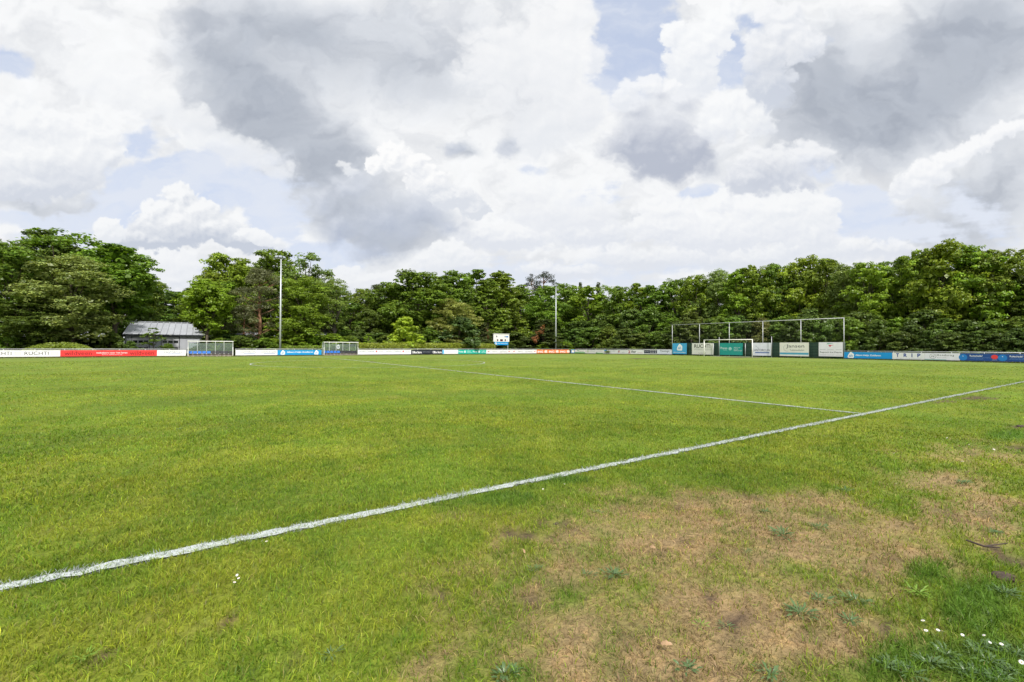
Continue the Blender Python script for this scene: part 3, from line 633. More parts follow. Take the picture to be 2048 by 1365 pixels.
T(975, 560, Y_(84), 90, 'beech1', MG, 'beech_tree', 'low hanging beech between olive tree and scoreboard')
T(1086, 543, Y_(112), 58, 'bare_pine', (.06, .075, .055), 'pine_tree', 'bare-stemmed dark pine poking above the trees left of the right mast')
T(1064, 548, Y_(114), 34, 'bare_pine', (.06, .075, .055), 'pine_tree', 'thin dark pine close left of the bare-stemmed pine')
T(1090, 572, Y_(84), 100, 'oak1', MG, 'oak_tree', 'green oak straight behind the right light mast')
T(1133, 569, Y_(88), 86, 'oak3', MG, 'oak_tree', 'oak at the field corner, right of the right light mast')
T(1160, 566, Y_(96), 26, 'spire', CY, 'spruce_tree', 'dark spruce tip above the corner trees')
T(1196, 566, Y_(98), 24, 'spire', CY, 'spruce_tree', 'dark spruce tip right of the other spruce tip')
E_ROW = [(1176, 575, 68, 84, 'tall0', BG, 'first'), (1212, 572, 70, 70, 'thin1', BG, ''), (1243, 574, 68, 84, 'oak2', MG, ''), (1280, 568, 69, 70, 'tall1', BG, ''), (1312, 572, 67, 80, 'tall2', MG, ''),
         (1352, 558, 70, 86, 'oak0', MG, ''), (1392, 553, 69, 84, 'oak3', BG, ''), (1436, 541, 71, 84, 'light0', GG, ''), (1478, 538, 69, 80, 'tall0', BG, ''), (1520, 532, 70, 90, 'oak1', BG, ''),
         (1560, 528, 71, 86, 'oak4', MG, ''), (1604, 516, 71, 100, 'oak0', BG, ''), (1652, 519, 72, 96, 'oak2', MG, ''), (1698, 530, 70, 90, 'light1', GG, ''), (1738, 527, 68, 110, 'oak3', BG, ''), (1790, 518, 72, 90, 'oak4', MG, ''),
         (1838, 504, 70, 100, 'oak1', BG, ''), (1884, 487, 69, 140, 'oak0', BG, ''), (1945, 496, 70, 130, 'oak3', BG, ''), (2000, 500, 71, 120, 'oak2', MG, ''), (2056, 540, 72, 110, 'oak4', DG, ''), (2110, 530, 70, 120, 'oak1', MG, '')]
E_LAB = ['slim bright tree nearest the field corner at the end side', 'see-through young tree second from the field corner', 'round green tree behind the plain white boards', 'narrow bright tree behind the boards left of the tall net', 'narrow dark green tree just left of the tall ball net',
         'round tree behind the blue square board', 'bright tree above the left half of the ball net', 'pale feathery tree above the white goal', 'slim bright tree above the teal board', 'round bright tree above the right goalpost', 'green tree between goal and the grey striped board',
         'bright broad tree above the middle of the ball net', 'green tree near the right end of the ball net', 'grey-green feathery tree at the right end post of the ball net', 'bright round tree right of the ball net end post', 'darker tree filling the dip above the blue board at right',
         'green tree rising left of the tallest right crown', 'tallest broad crown of the right group, bright green', 'broad crown right of the tallest one, equally bright', 'round crown at the right shoulder of the tree row', 'dark tree cut by the right picture edge', 'green tree outside the right picture edge']
for (px, tp, X, wd, key, tint, _), lab in zip(E_ROW, E_LAB): T(px, tp, X_(X), wd, key, tint, 'oak_tree' if 'oak' in key else 'lime_tree', lab)
PROF = [(-60, 520), (0, 500), (60, 495), (120, 485), (190, 495), (250, 530), (300, 590), (390, 600), (420, 570), (470, 520), (540, 515), (610, 530), (650, 555), (690, 585), (740, 590), (780, 580), (830, 565), (900, 560), (960, 560), (1010, 565), (1060, 590), (1120, 588), (1200, 590), (1280, 590), (1330, 578),
        (1380, 568), (1440, 558), (1490, 552), (1540, 545), (1600, 535), (1660, 535), (1720, 545), (1780, 540), (1830, 525), (1880, 512), (1940, 515), (2000, 520), (2048, 560), (2200, 540)]
px_, tp_ = zip(*PROF); kinds = ['oak0', 'tall1', 'oak2', 'oak3', 'tall0', 'oak4', 'oak1', 'tall2']
back = 'dark trees of the wood behind the front row'
k = 0
for px in np.arange(-70, 1130, 52):
    if 250 < px < 400: continue
    T(float(px+rng.uniform(-10, 10)), float(np.interp(px, px_, tp_)+rng.uniform(4, 22)), Y_(106+rng.uniform(-3, 5)), 120, kinds[k % 8], DG, 'woodland_tree', 'dark green tree of the wood, half hidden behind the front row', 'tree', back); k += 1
for px in np.arange(1130, 2180, 50):
    T(float(px+rng.uniform(-10, 10)), float(np.interp(px, px_, tp_)+rng.uniform(4, 22)), X_(82+rng.uniform(-3, 4)), 120, kinds[k % 8], DG, 'woodland_tree', 'dark green tree of the wood, half hidden behind the front row', 'tree', back); k += 1
for px in np.arange(700, 2150, 60):
    pl = Y_(100) if px < 1130 else X_(76); T(float(px+rng.uniform(-10, 10)), 640+rng.uniform(-12, 12), pl, 110, kinds[(k*3) % 8], DG, 'woodland_tree', 'dark green tree of the wood, half hidden behind the front row', 'tree', back); k += 1

# ---- bushes and undergrowth
B = T
bushlab = [
 (306, 656, 75.5, 56, 'sapling', DG, 'slim sapling standing in front of the grey shed doors'), (262, 682, 76, 34, 'bush0', DG, 'low dark bush at the left foot of the grey shed'), (336, 687, 76, 26, 'bush1', MG, 'low bush between the sapling and the right shed door'),
 (808, 634, 75.5, 84, 'bush0', (.29, .40, .035), 'bright young bush rising out of the hedge'), (860, 655, 77, 60, 'bush2', MG, 'small bush between the bright and the dark bush'), (918, 632, 74.8, 96, 'bush1', (.11, .17, .045), 'dark green round bush left of the scoreboard'),
 (737, 668, 76, 36, 'sapling', BG, 'small bright sapling beside the second dugout'), (665, 668, 76, 80, 'bush2', BG, 'green bush behind the second dugout'), (630, 672, 75.6, 60, 'bush0', BG, 'green bush left of the second dugout'),
 (700, 672, 77, 50, 'bush1', MG, 'green bush behind the right end of the second dugout'), (480, 672, 76, 60, 'bush1', DG, 'dark bush right of the left dugout'), (530, 676, 75.8, 70, 'bush2', MG, 'bush at the foot of the red-trunked pine'), (590, 674, 75.6, 66, 'bush0', BG, 'bright bush right of the mast foot'),
 (440, 676, 77, 50, 'bush0', MG, 'bush seen through the glass of the left dugout'), (965, 684, 74.6, 40, 'bush2', YG, 'yellow-green bush left of the scoreboard legs'), (1130, 684, 73.2, 40, 'bush1', YG, 'bright low bush right of the right light mast'), (1085, 688, 73.2, 40, 'bush0', YG, 'bright low bush left of the right light mast'),
 (775, 670, 78, 60, 'bush1', DG, 'dark bush behind the hedge near the white caravan'), (222, 662, 78, 50, 'bush2', DG, 'dark bush below the oak left of the shed'), (90, 655, 77, 80, 'bush1', MG, 'bush behind the bramble mound at left'), (15, 650, 76, 70, 'bush0', MG, 'bush at the left picture edge')]
for px, tp, Y, wd, key, tint, lab in bushlab: B(px, tp, Y_(Y), wd, key, tint, 'sapling' if key == 'sapling' else 'bush', lab, 'sapling' if key == 'sapling' else 'bush')
for px, wd, lab in ((1088, 92, 'dark conifer with rust coloured tips beside the right light mast'), (968, 44, 'brownish conifer with a rust coloured tip left of the scoreboard')):
    e = B(px, 640 if px > 1000 else 646, Y_(75.5), wd, 'spire', CY, 'conifer', lab, 'conifer')
    r = np.random.default_rng(px); P = []
    side = -1
    for q in range(13 if px > 1000 else 4):
        t = r.random(); c = np.array([side*(.35+1.9*(1-t)) if px > 1000 else .1, -1.5+.9*t, 3.4+4.2*t]) + r.normal(0, .12, 3); P.append(c+r.normal(0, 1, (1, 1))*0+r.normal(0, 1, (26, 3))*np.array([.07, .07, .10])+np.linspace(-1, 1, 26)[:, None]*np.array([-.10, 0, .36]))
    P = np.concatenate(P); me = leaves_mesh('dead_sprays', leaf_quads(P, unit(r, len(P)), .11, .05, 5), np.exp(r.normal(0, .2, len(P))), NEEDLE)
    # undo the turn of the tree so that the dead side faces the pitch
    o = link('dead_sprays', me, e); o.rotation_euler = (0, 0, -e.rotation_euler.z); o.color = (.40, .19, .10, 1); tag(o, 'rust coloured dead sprays')
LM = [(1169, 'the swoosh board'), (1200, 'the yellow-green ring board'), (1240, 'the grey cross board'), (1262, 'the red ring board'), (1290, 'the red numeral board'), (1318, 'the three squares board'), (1344, 'the lavender board'), (1380, 'the tall sky blue board'), (1430, 'the off-white capitals board'), (1490, 'the teal goal board'),
      (1550, 'the thin capitals board'), (1630, 'the cream striped board'), (1690, 'the swallow mark board'), (1785, 'the bright blue board'), (1849, 'the blue capitals board'), (1920, 'the ringed letter board'), (1999, 'the first navy board'), (9999, 'the second navy board')]
_seen = {}
def bush_label(row, px):
    lm = next(n for a, n in LM if px < a); k = _seen[(row, lm)] = _seen.get((row, lm), 0)+1
    return '%s bush behind %s%s' % (row, lm, ['', ', its right neighbour', ', third along to the right', ', fourth along to the right'][k-1])
under = 'bushes of the undergrowth at the end side'
for i, px in enumerate(np.arange(1150, 2130, 34)):
    X = 57.5+rng.uniform(0, 1.5); tp = (668 if px < 1340 else 648 if px < 1700 else 655)+rng.uniform(-14, 14)
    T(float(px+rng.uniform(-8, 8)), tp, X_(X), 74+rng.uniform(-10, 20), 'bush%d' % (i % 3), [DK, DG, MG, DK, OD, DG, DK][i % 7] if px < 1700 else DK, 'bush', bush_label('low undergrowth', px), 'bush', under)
for i, px in enumerate(np.arange(1160, 2130, 46)):
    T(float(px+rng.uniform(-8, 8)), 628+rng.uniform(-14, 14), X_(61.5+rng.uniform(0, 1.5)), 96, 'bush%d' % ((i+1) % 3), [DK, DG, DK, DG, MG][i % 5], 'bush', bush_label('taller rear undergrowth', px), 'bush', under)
LF = [(60, 'the left picture edge'), (125, 'the bramble mound'), (240, 'the left half of the red board'), (480, 'the left dugout'), (560, 'the twin grey word board'), (650, 'the blue board at the mast foot'), (720, 'the right dugout'), (825, 'the red dot board'), (890, 'the black board'), (975, 'the turquoise board'), (1025, 'the scoreboard'), (1075, 'the rust tipped conifer'), (9999, 'the orange board')]
def far_label(px):
    lm = next(n for a, n in LF if px < a); k = _seen[('far', lm)] = _seen.get(('far', lm), 0)+1
    return 'dark shade bush behind %s%s' % (lm, ['', ', second one along', ', third one along', ', fourth one along'][min(k-1, 3)])
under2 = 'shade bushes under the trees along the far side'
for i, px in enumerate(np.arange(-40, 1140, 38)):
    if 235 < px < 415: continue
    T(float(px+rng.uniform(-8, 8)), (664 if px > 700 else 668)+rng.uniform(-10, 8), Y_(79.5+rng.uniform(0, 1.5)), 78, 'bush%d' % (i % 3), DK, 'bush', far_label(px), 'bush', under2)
# ---- hedge and bramble mound: many small shoots
def hedge(name, label, cat, x0, x1, y0, y1, top, tint, seed, taper=False):
    r = np.random.default_rng(seed); n = int((x1-x0)*(y1-y0)*330); x = r.uniform(x0, x1, n); y = r.uniform(y0, y1, n); t = (x-x0)/(x1-x0)
    h = top*(1+.11*fbm(x/.9, y/.9, seed, 4)+.10*fbm(x/4, y/4, seed+9, 3))
    if taper: h = h*np.clip(np.sin(np.pi*np.clip(.10+.9*t, 0, 1)), .05, 1)**.6
    h *= np.clip(1-((y-(y0+y1)/2)/((y1-y0)/2))**4*.35, .2, 1); z = h*r.random(n)**.35
    u = np.stack([r.normal(0, .5, n), r.normal(-.3, .5, n), r.uniform(.1, 1, n)], -1)
    b = np.exp(r.normal(0, .25, n))*(1+.3*fbm(x/.7, y/.7+z, seed+3, 3)); me = leaves_mesh('foliage', leaf_quads(np.stack([x, y, z], -1), u, .10*r.uniform(.6, 1.4, n), .06, seed), b, LEAF)
    e = empty(name, (0, 0, -.1)); o = link('foliage', me, e); o.color = tint+(1,); tag(e, label, cat); return e
hedge('hedge', 'yellow-green clipped hedge behind the long white board fence left of the scoreboard', 'hedge', on_y(716, 72.5), on_y(990, 72.5), 71.9, 74.2, 1.95, (.27, .32, .035), 11)
hedge('bramble_mound', 'yellow-green mound of brambles behind the letter and red boards at left', 'brambles', on_y(45, 73), on_y(200, 73), 71.9, 75.5, 1.75, (.22, .29, .035), 12, True)
hedge('weed_bank', 'low bank of weeds behind the boards between the mast and the dugout', 'weeds', on_y(560, 73), on_y(645, 73), 71.9, 73.6, 1.45, (.19, .27, .03), 13)
print('vegetation', len(TREES), time.time()-T0)

# ================================================================ fences, boards, dugouts, masts, shed
def srgb(*c):
    return tuple(((v/255)/12.92 if v/255 <= .04045 else ((v/255+.055)/1.055)**2.4) for v in c)
_mc = {}
def flat(c, rough=.45):
    k = (tuple(round(v, 3) for v in c), rough)
    if k not in _mc: _mc[k] = mat('print', c, rough, noise=.06, nscale=1.5)
    return _mc[k]
ALU = mat('galvanised', (.55, .56, .58), .45, .25, noise=.15, nscale=6); WHITEP = mat('white_paint', (.80, .80, .78), .4, noise=.07, nscale=4)
DARKM = mat('dark_metal', (.04, .045, .05), .5); PANELB = mat('board_back', (.25, .25, .25), .7)
class MB:
    def __init__(s): s.v, s.f = [], []
    def box(s, x0, x1, y0, y1, z0, z1):
        o = len(s.v); s.v += [(x, y, z) for z in (z0, z1) for y in (y0, y1) for x in (x0, x1)]
        s.f += [[o+i for i in q] for q in ((0, 2, 3, 1), (4, 5, 7, 6), (0, 1, 5, 4), (2, 6, 7, 3), (0, 4, 6, 2), (1, 3, 7, 5))]; return s
    def bar(s, a, b, r, n=8, r2=None):
        V, F = tube([a, b], [r, r2 if r2 is not None else r], n); o = len(s.v); s.v += [tuple(q) for q in V]; s.f += [[int(k)+o for k in q] for q in F]
        s.f += [[o+k for k in range(n)][::-1], [o+n+k for k in range(n)]]; return s
    def prism(s, pts, y0, y1):        # polygon in x, z pushed from y0 to y1
        o = len(s.v); n = len(pts); s.v += [(x, y0, z) for x, z in pts]+[(x, y1, z) for x, z in pts]
        s.f += [[o+i for i in range(n)], [o+n+i for i in range(n)][::-1]]+[[o+i, o+n+i, o+n+(i+1) % n, o+(i+1) % n] for i in range(n)]; return s
    def mesh(s, name, m, bevel=0.0, smooth=False):
        me = bpy.data.meshes.new(name); me.from_pydata(s.v, [], s.f); bm = bmesh.new(); bm.from_mesh(me); bmesh.ops.recalc_face_normals(bm, faces=bm.faces)
        if bevel: bmesh.ops.bevel(bm, geom=list(bm.edges), offset=bevel, segments=2, affect='EDGES')
        if smooth:
            for f in bm.faces: f.smooth = len(f.verts) == 4
        bm.to_mesh(me); bm.free(); me.materials.append(m); return me
    def build(s, name, m, parent=None, bevel=0.0, smooth=False): return link(name, s.mesh(name, m, bevel, smooth), parent)
def text_part(body, x0, x1, z0, z1, y, c, parent, name='lettering', bold=0.0, shear=0.0, keep=False):
    cu = bpy.data.curves.new('t', 'FONT'); cu.body = body; cu.offset = bold; cu.shear = shear; cu.resolution_u = 3; cu.align_x = 'LEFT'
    o = bpy.data.objects.new('t', cu); COL.objects.link(o); dg = bpy.context.evaluated_depsgraph_get(); me = bpy.data.meshes.new_from_object(o.evaluated_get(dg))
    bpy.data.objects.remove(o); n = len(me.vertices); co = np.empty(n*3, np.float32); me.vertices.foreach_get('co', co); co = co.reshape(-1, 3)
    mn, mx = co.min(0), co.max(0); out = np.zeros_like(co)
    out[:, 0] = x0+(co[:, 0]-mn[0])/max(1e-6, mx[0]-mn[0])*(x1-x0); out[:, 2] = z0+(co[:, 1]-mn[1])/max(1e-6, mx[1]-mn[1])*(z1-z0); out[:, 1] = y
    me.vertices.foreach_set('co', out.ravel()); me.update(); me.name = name; me.materials.clear(); me.materials.append(flat(c)); return link(name, me, parent)
def poly_part(pts, y, c, parent, name='emblem'):
    me = bpy.data.meshes.new(name); me.from_pydata([(x, y, z) for x, z in pts], [], [list(range(len(pts)))]); me.materials.append(flat(c)); return link(name, me, parent)
def circ(cx, cz, rx, rz_, n=24, a0=0, a1=2*math.pi): return [(cx+rx*math.cos(a0+(a1-a0)*i/n), cz+rz_*math.sin(a0+(a1-a0)*i/n)) for i in range(n if a1-a0 > 6.2 else n+1)]
def ring(cx, cz, r0, r1, y, c, parent, a0=0, a1=2*math.pi, n=28, sx=1, name='emblem'):
    v, f = [], []
    for i in range(n+1):
        a = a0+(a1-a0)*i/n; v += [(cx+sx*r0*math.cos(a), y, cz+r0*math.sin(a)), (cx+sx*r1*math.cos(a), y, cz+r1*math.sin(a))]
    for i in range(n): f.append([2*i, 2*i+1, 2*i+3, 2*i+2])
    me = bpy.data.meshes.new(name); me.from_pydata(v, [], f); me.materials.append(flat(c)); return link(name, me, parent)
W_, K_, RED, AHB, NAVY = srgb(240, 240, 242), srgb(38, 40, 44), srgb(232, 62, 62), srgb(24, 150, 214), srgb(18, 70, 140)
def ah_logo(cx, cz, s, y, parent, c=AHB, sx=1.0):
    pts = [(-.50, -.38), (-.42, .02), (-.10, .52), (.06, .56), (.50, .18), (.46, -.42), (.36, -.52), (-.34, -.50)]
    e = poly_part([(cx+a*s*sx, cz+b*s) for a, b in pts], y, W_, parent)
    text_part('ah', cx-.26*s*sx, cx+.28*s*sx, cz-.30*s, cz+.16*s, y-.004, c, parent, bold=.01)
class Board:
    """a printed board on a fence; u runs to the right as seen from the pitch, columns are bearings"""
    def __init__(s, side, px0, px1, z0, z1, c, label, cat='advertising board', frame=True, off=.05, group=None):
        s.side = side
        if side == 'far': s.x0, x1 = on_y(px0, FAR_Y), on_y(px1, FAR_Y); s.L = x1-s.x0; s.e = empty('advertising_board', (s.x0, FAR_Y-off, float(gz(s.x0, FAR_Y)))); 
        else: s.x0, y1 = on_x(px0, END_X), on_x(px1, END_X); s.L = s.x0-y1; s.e = empty('advertising_board', (END_X-off, s.x0, float(gz(END_X, s.x0))), -math.pi/2)
        s.z0, s.z1 = z0, z1; s.g = .006; tag(s.e, label, cat, group)
        MB().box(s.g, s.L-s.g, -.012, .012, z0, z1).build('panel', flat(c, .38), s.e); s.y = -.016
    def u(s, px): return (on_y(px, FAR_Y)-s.x0) if s.side == 'far' else (s.x0-on_x(px, END_X))
    def v(s, t): return s.z0+(s.z1-s.z0)*t
    def text(s, body, a, b, v0, v1, c, **k): text_part(body, s.u(a), s.u(b), s.v(v0), s.v(v1), s.y, c, s.e, **k); return s
    def rect(s, a, b, v0, v1, c, dy=0.0, name='colour_field'):
        u0, u1 = max(s.u(a), s.g*2), min(s.u(b), s.L-s.g*2); y = s.y+.002-dy; me = bpy.data.meshes.new(name)
        me.from_pydata([(u0, y, s.v(v0)), (u1, y, s.v(v0)), (u1, y, s.v(v1)), (u0, y, s.v(v1))], [], [[0, 1, 2, 3]]); me.materials.append(flat(c)); link(name, me, s.e); return s
    def disc(s, px, v, r, c, dy=0.0): poly_part(circ(s.u(px), s.v(v), r, r), s.y-dy, c, s.e); return s
    def ring(s, px, v, r0, r1, c, a0=0, a1=6.2832): ring(s.u(px), s.v(v), r0, r1, s.y-.002, c, s.e, a0, a1); return s
    def ah(s, px, v, size, c=AHB): ah_logo(s.u(px), s.v(v), size, s.y, s.e, c); return s
    def poly(s, pts, c, dy=0.0): poly_part([(s.u(a), s.v(b)) for a, b in pts], s.y-dy, c, s.e); return s
Z0, Z1 = .13, .86; ZE0, ZE1 = .14, .88; OFFW = srgb(228, 228, 230); GR = srgb(120, 124, 132)
Bd = Board

b = Bd('far', -62, 121, Z0, Z1, W_, 'white board with a black capital word twice, cut by the left picture edge')
b.text('RUCHTI', -25, 23.3, .27, .80, K_).text('RUCHTI', 49.5, 97.5, .27, .80, K_)
for v in (.30, .48, .66): b.rect(29, 43, v, v+.03, GR, name='line').rect(102, 117, v, v+.03, GR, name='line')
b = Bd('far', 121, 314, Z0, Z1, RED, 'red board with a dark red word at both ends')
b.text('wildveen', 129, 184, .20, .84, srgb(130, 18, 24)).text('wildveen', 260, 308, .20, .84, srgb(130, 18, 24)).text('makelaars voor het leven', 193, 255, .46, .70, W_, bold=.015).text('www.wildveen.nl', 204, 244, .22, .34, W_)
def cant(b, a, c, big=False):
    b.text('CANTORCLIN', a, c, .48, .78, srgb(105, 115, 135)).rect(a+(c-a)*.2, c-1, .30, .37, srgb(60, 110, 190), name='underline')
b = Bd('far', 314, 372, Z0, Z1, W_, 'white board between the red board and the left dugout, thin grey word'); cant(b, 328, 363)
b = Bd('far', 471, 555, Z0, Z1, W_, 'white board with a thin grey word twice, right of the left dugout'); cant(b, 481, 511); cant(b, 521, 551)
b = Bd('far', 555, 643, Z0, Z1, AHB, 'sky blue board with a white badge at each end, at the mast foot')
b.ah(565.5, .5, .62).ah(632.5, .5, .62).text('Albert Heijn Zuidlaren', 573.5, 626, .36, .72, W_, bold=.025)
b = Bd('far', 716, 822, Z0, Z1, W_, 'white board with a red dot inside each of two grey words')
for o in (0, 53.5): b.text('HYPOTHEEK', 718.5+o, 749+o, .52, .80, srgb(90, 105, 130)).disc(752.8+o, .66, .13, srgb(205, 40, 60)).text('VISIE', 757+o, 767.5+o, .52, .80, srgb(170, 170, 190)).rect(743+o, 767+o, .28, .31, srgb(210, 170, 185), name='line')
b = Bd('far', 822, 884.5, Z0, Z1, srgb(28, 34, 48), 'black board with bold white words at both ends')
b.text('Office Store', 824, 843, .16, .72, W_, bold=.03).text('Office Store', 865, 883, .16, .72, W_, bold=.03).text('Boeken & kantoor', 845.5, 863, .42, .60, srgb(170, 175, 185))
b = Bd('far', 884.5, 916, Z0, Z1, W_, 'white board with a light blue left end and faint grey print'); b.rect(884.6, 888, 0.02, .98, srgb(110, 190, 235)).text('zorg dichtbij', 890, 912, .5, .74, srgb(175, 180, 190)).rect(890, 913, .2, .24, srgb(190, 190, 200), name='line')
TEAL = srgb(20, 180, 160); b = Bd('far', 916, 972, Z0, Z1, TEAL, 'turquoise board with white words and rings on the far side')
for o in (0, 28.4): b.text('Pronto', 917+o, 926+o, .34, .74, W_, bold=.02).ring(929.6+o, .52, .08, .20, W_).text('wonen', 934+o, 941+o, .56, .74, W_).text('keukens bad', 934+o, 943+o, .24, .44, W_)
for a in (972, 1023):
    b = Bd('far', a, a+(51 if a < 1000 else 50), Z0, Z1, OFFW, 'white board with small red marks, %s of two alike' % ('left' if a < 1000 else 'right'))
    b.text('Sapori', a+12.5, a+22, .34, .66, GR, shear=.1).text('La Fiera', a+28, a+41, .34, .66, GR)
    for p in (a+4.5, a+46): b.poly([(p-2, .55), (p+2, .72), (p+2, .62), (p, .40)], srgb(215, 60, 70))
b = Bd('far', 1073, 1138, Z0, Z1, srgb(240, 115, 30), 'orange board with three white words and three white animals')
for o in (0, 22.5, 44.5):
    b.text('ING', 1075+o, 1086+o, .14, .74, W_, bold=.03)
    b.poly([(1088.3+o, .16), (1094+o, .16), (1095+o, .40), (1093.6+o, .55), (1094.3+o, .78), (1092+o, .88), (1090+o, .80), (1088.6+o, .84), (1089+o, .6), (1087.7+o, .5), (1089+o, .4)], srgb(250, 225, 215)); b.disc(1091.3+o, .62, .06, srgb(240, 115, 30), .003)
# corner piece between the two sides
cx0, cy1 = on_y(1140, FAR_Y), on_x(1149.5, END_X); L = math.hypot(END_X-cx0, FAR_Y-cy1); e = empty('advertising_board', (cx0+.1, FAR_Y-.1, float(gz(0, FAR_Y))), -math.atan2(FAR_Y-cy1, END_X-cx0)); tag(e, 'small slanted blue-grey board across the field corner', 'advertising board')
MB().box(.05, L-.1, -.012, .012, Z0, Z1+.05).build('panel', flat(srgb(120, 160, 195)), e); poly_part(circ(L*.5, .5, L*.26, .25), -.016, W_, e); poly_part(circ(L*.56, .62, L*.09, .10), -.020, srgb(235, 215, 60), e)
GN = srgb(70, 175, 85); G2 = 'end'
b = Bd(G2, 1150, 1170.5, ZE0, ZE1, W_, 'white board with a green swoosh, first after the field corner'); b.rect(1150.2, 1170.3, .02, .28, GN).text('Groen', 1156, 1168, .42, .74, GN, shear=.3).poly([(1154, .78), (1158, .98), (1159, .86), (1155.5, .7)], GN)
b = Bd(G2, 1170.5, 1192, ZE0, ZE1, OFFW, 'white board with a small yellow-green ring logo'); b.ring(1176.3, .55, .14, .22, srgb(160, 190, 110)).text('hoveniers', 1180, 1190, .46, .64, srgb(190, 195, 205))
b = Bd(G2, 1192, 1207, ZE0, ZE1, OFFW, 'white board with a green foot and a small black figure'); b.rect(1192.3, 1206.8, .02, .2, srgb(120, 190, 110)).poly([(1192.8, .14), (1194.6, .52), (1195.2, .5), (1194, .14)], K_).text('sport', 1197, 1205, .5, .7, srgb(190, 200, 190))
b = Bd(G2, 1207, 1215, ZE0, ZE1, W_, 'narrow white board with a blue peaked roof mark'); b.poly([(1207.6, .98), (1210, .62), (1212, .78), (1214.4, .66), (1214.4, .98)], srgb(50, 150, 215)).disc(1208.8, .2, .06, K_).disc(1213.2, .2, .06, K_)
b = Bd(G2, 1215, 1234, ZE0, ZE1, OFFW, 'white board with a tiny grey cross and a grey word'); b.text('+', 1217, 1219.5, .5, .78, GR).text('Fysio', 1221.5, 1231, .5, .76, srgb(170, 175, 190))
b = Bd(G2, 1234, 1255, ZE0, ZE1, OFFW, 'white board with a red and grey ring logo'); b.ring(1238.5, .55, .16, .25, GR, .5, 4.2).ring(1238.5, .55, .08, .16, srgb(210, 90, 90)).text('Schilders', 1243.5, 1251, .24, .40, GR)
b = Bd(G2, 1255, 1288, ZE0, ZE1, W_, 'white board with a red numeral before black letters'); b.text('2', 1256.5, 1261.5, .14, .86, srgb(170, 60, 60), bold=.03).text('ifer', 1263, 1273, .26, .86, srgb(60, 62, 66), bold=.02).rect(1275.5, 1286, .30, .34, srgb(225, 140, 140), name='line').rect(1275.5, 1284, .46, .5, srgb(190, 190, 200), name='line')
b = Bd(G2, 1288, 1315, ZE0, ZE1, W_, 'white board with a navy field and three white squares'); b.rect(1288.6, 1314.4, .16, .92, srgb(28, 36, 70)); b.text('bouwbedrijf', 1290, 1299.5, .42, .66, W_)
for p in (1302.3, 1306.6, 1311): b.poly([(p-.7, .66), (p+.7, .66), (p+.7, .84), (p-.7, .84)], W_, .002).poly([(p-.7, .30), (p+.7, .30), (p+.7, .5), (p-.7, .5)], W_, .002)
b = Bd(G2, 1315, 1343.8, ZE0, ZE1, srgb(222, 226, 240), 'pale lavender board with a black word, last before the tall ball net'); b.text('Tissingh', 1320.5, 1339, .42, .88, srgb(50, 52, 60)); b.rect(1322, 1337, .22, .25, srgb(170, 175, 190), name='line')
# large boards hung in front of the green fence
b = Bd(G2, 1345.6, 1374, .22, 2.02, srgb(70, 165, 215), 'tall sky blue board with a white badge, left end of the ball net', off=.09); b.ah(1360, .62, 1.05).text('Albert Heijn Zuidlaren', 1347.5, 1372, .10, .19, W_, bold=.02)
b = Bd(G2, 1384.5, 1427.5, .22, 2.02, srgb(222, 222, 216), 'large off-white board with black capitals behind the left goalpost', off=.09); b.text('RUCHTI', 1389.3, 1421.3, .58, .90, K_, bold=.012).rect(1389, 1424, .475, .495, GR, name='line').text('aannemers en timmerbedrijf', 1388.5, 1424, .375, .43, GR).text('ruchti.nl', 1397, 1412, .08, .17, K_)
b = Bd(G2, 1440, 1486.3, .22, 2.02, srgb(32, 150, 142), 'large teal board inside the goal mouth', off=.09); b.text('Pronto', 1441.8, 1455.3, .48, .68, W_, shear=.1).text('wonen', 1448, 1455, .36, .44, srgb(150, 210, 205)).ring(1461, .53, .10, .26, srgb(150, 205, 200)).ring(1461, .53, 0, .07, W_)
for k, (v, e_) in enumerate(((.62, 1481), (.50, 1477), (.37, 1485))): b.text('keukens sanitair'[:14+k], 1468.5, e_, v-.03, v+.05, W_)
b = Bd(G2, 1504.3, 1542.6, .22, 2.05, srgb(226, 228, 240), 'large pale board with thin grey capitals behind the right goalpost', off=.09); b.text('CANTORCLIN', 1505.5, 1540, .34, .52, srgb(80, 85, 100)).rect(1511, 1539.5, .20, .27, srgb(40, 90, 170), name='underline').ring(1509.5, .42, .62, .645, srgb(90, 100, 130), .35, 1.45)
b = Bd(G2, 1560, 1618.5, .24, 2.08, srgb(226, 224, 216), 'large cream board with a blue stripe along its foot', off=.09); b.text('Jansen', 1573, 1609.3, .56, .86, srgb(70, 72, 78)).text('Tuinmeubelen', 1580, 1609, .38, .52, GR).ring(1574.5, .60, .42, .45, srgb(150, 155, 165), .6, 5.2).rect(1560.4, 1618, .12, .26, srgb(80, 160, 195), name='stripe')
b = Bd(G2, 1638, 1686.4, .30, 2.10, srgb(228, 226, 234), 'large white board with a red and green swallow mark, right end of the ball net', off=.09); b.text('Sapori La Fiera', 1640.5, 1684, .22, .34, srgb(60, 62, 68), bold=.01).poly([(1657, .80), (1669.5, .80), (1663, .76), (1661, .66)], srgb(205, 50, 60)).poly([(1653, .88), (1656, .93), (1669, .92), (1657, .86)], srgb(110, 165, 160))
for a, c in ((1640.5, 1652), (1655.5, 1668), (1672, 1684)): b.rect(a, c, .47, .485, GR, name='line').rect(a, c, .085, .10, GR, name='line')
b = Bd(G2, 1688.6, 1785, ZE0, ZE1, srgb(0, 146, 216), 'bright blue board right of the ball net end post'); b.ah(1702, .5, .68, srgb(0, 120, 190)).text('Albert Heijn Zuidlaren', 1711, 1762, .30, .64, W_, bold=.025)
b = Bd(G2, 1785, 1849, ZE0, ZE1, OFFW, 'white board with four wide spaced blue capitals')
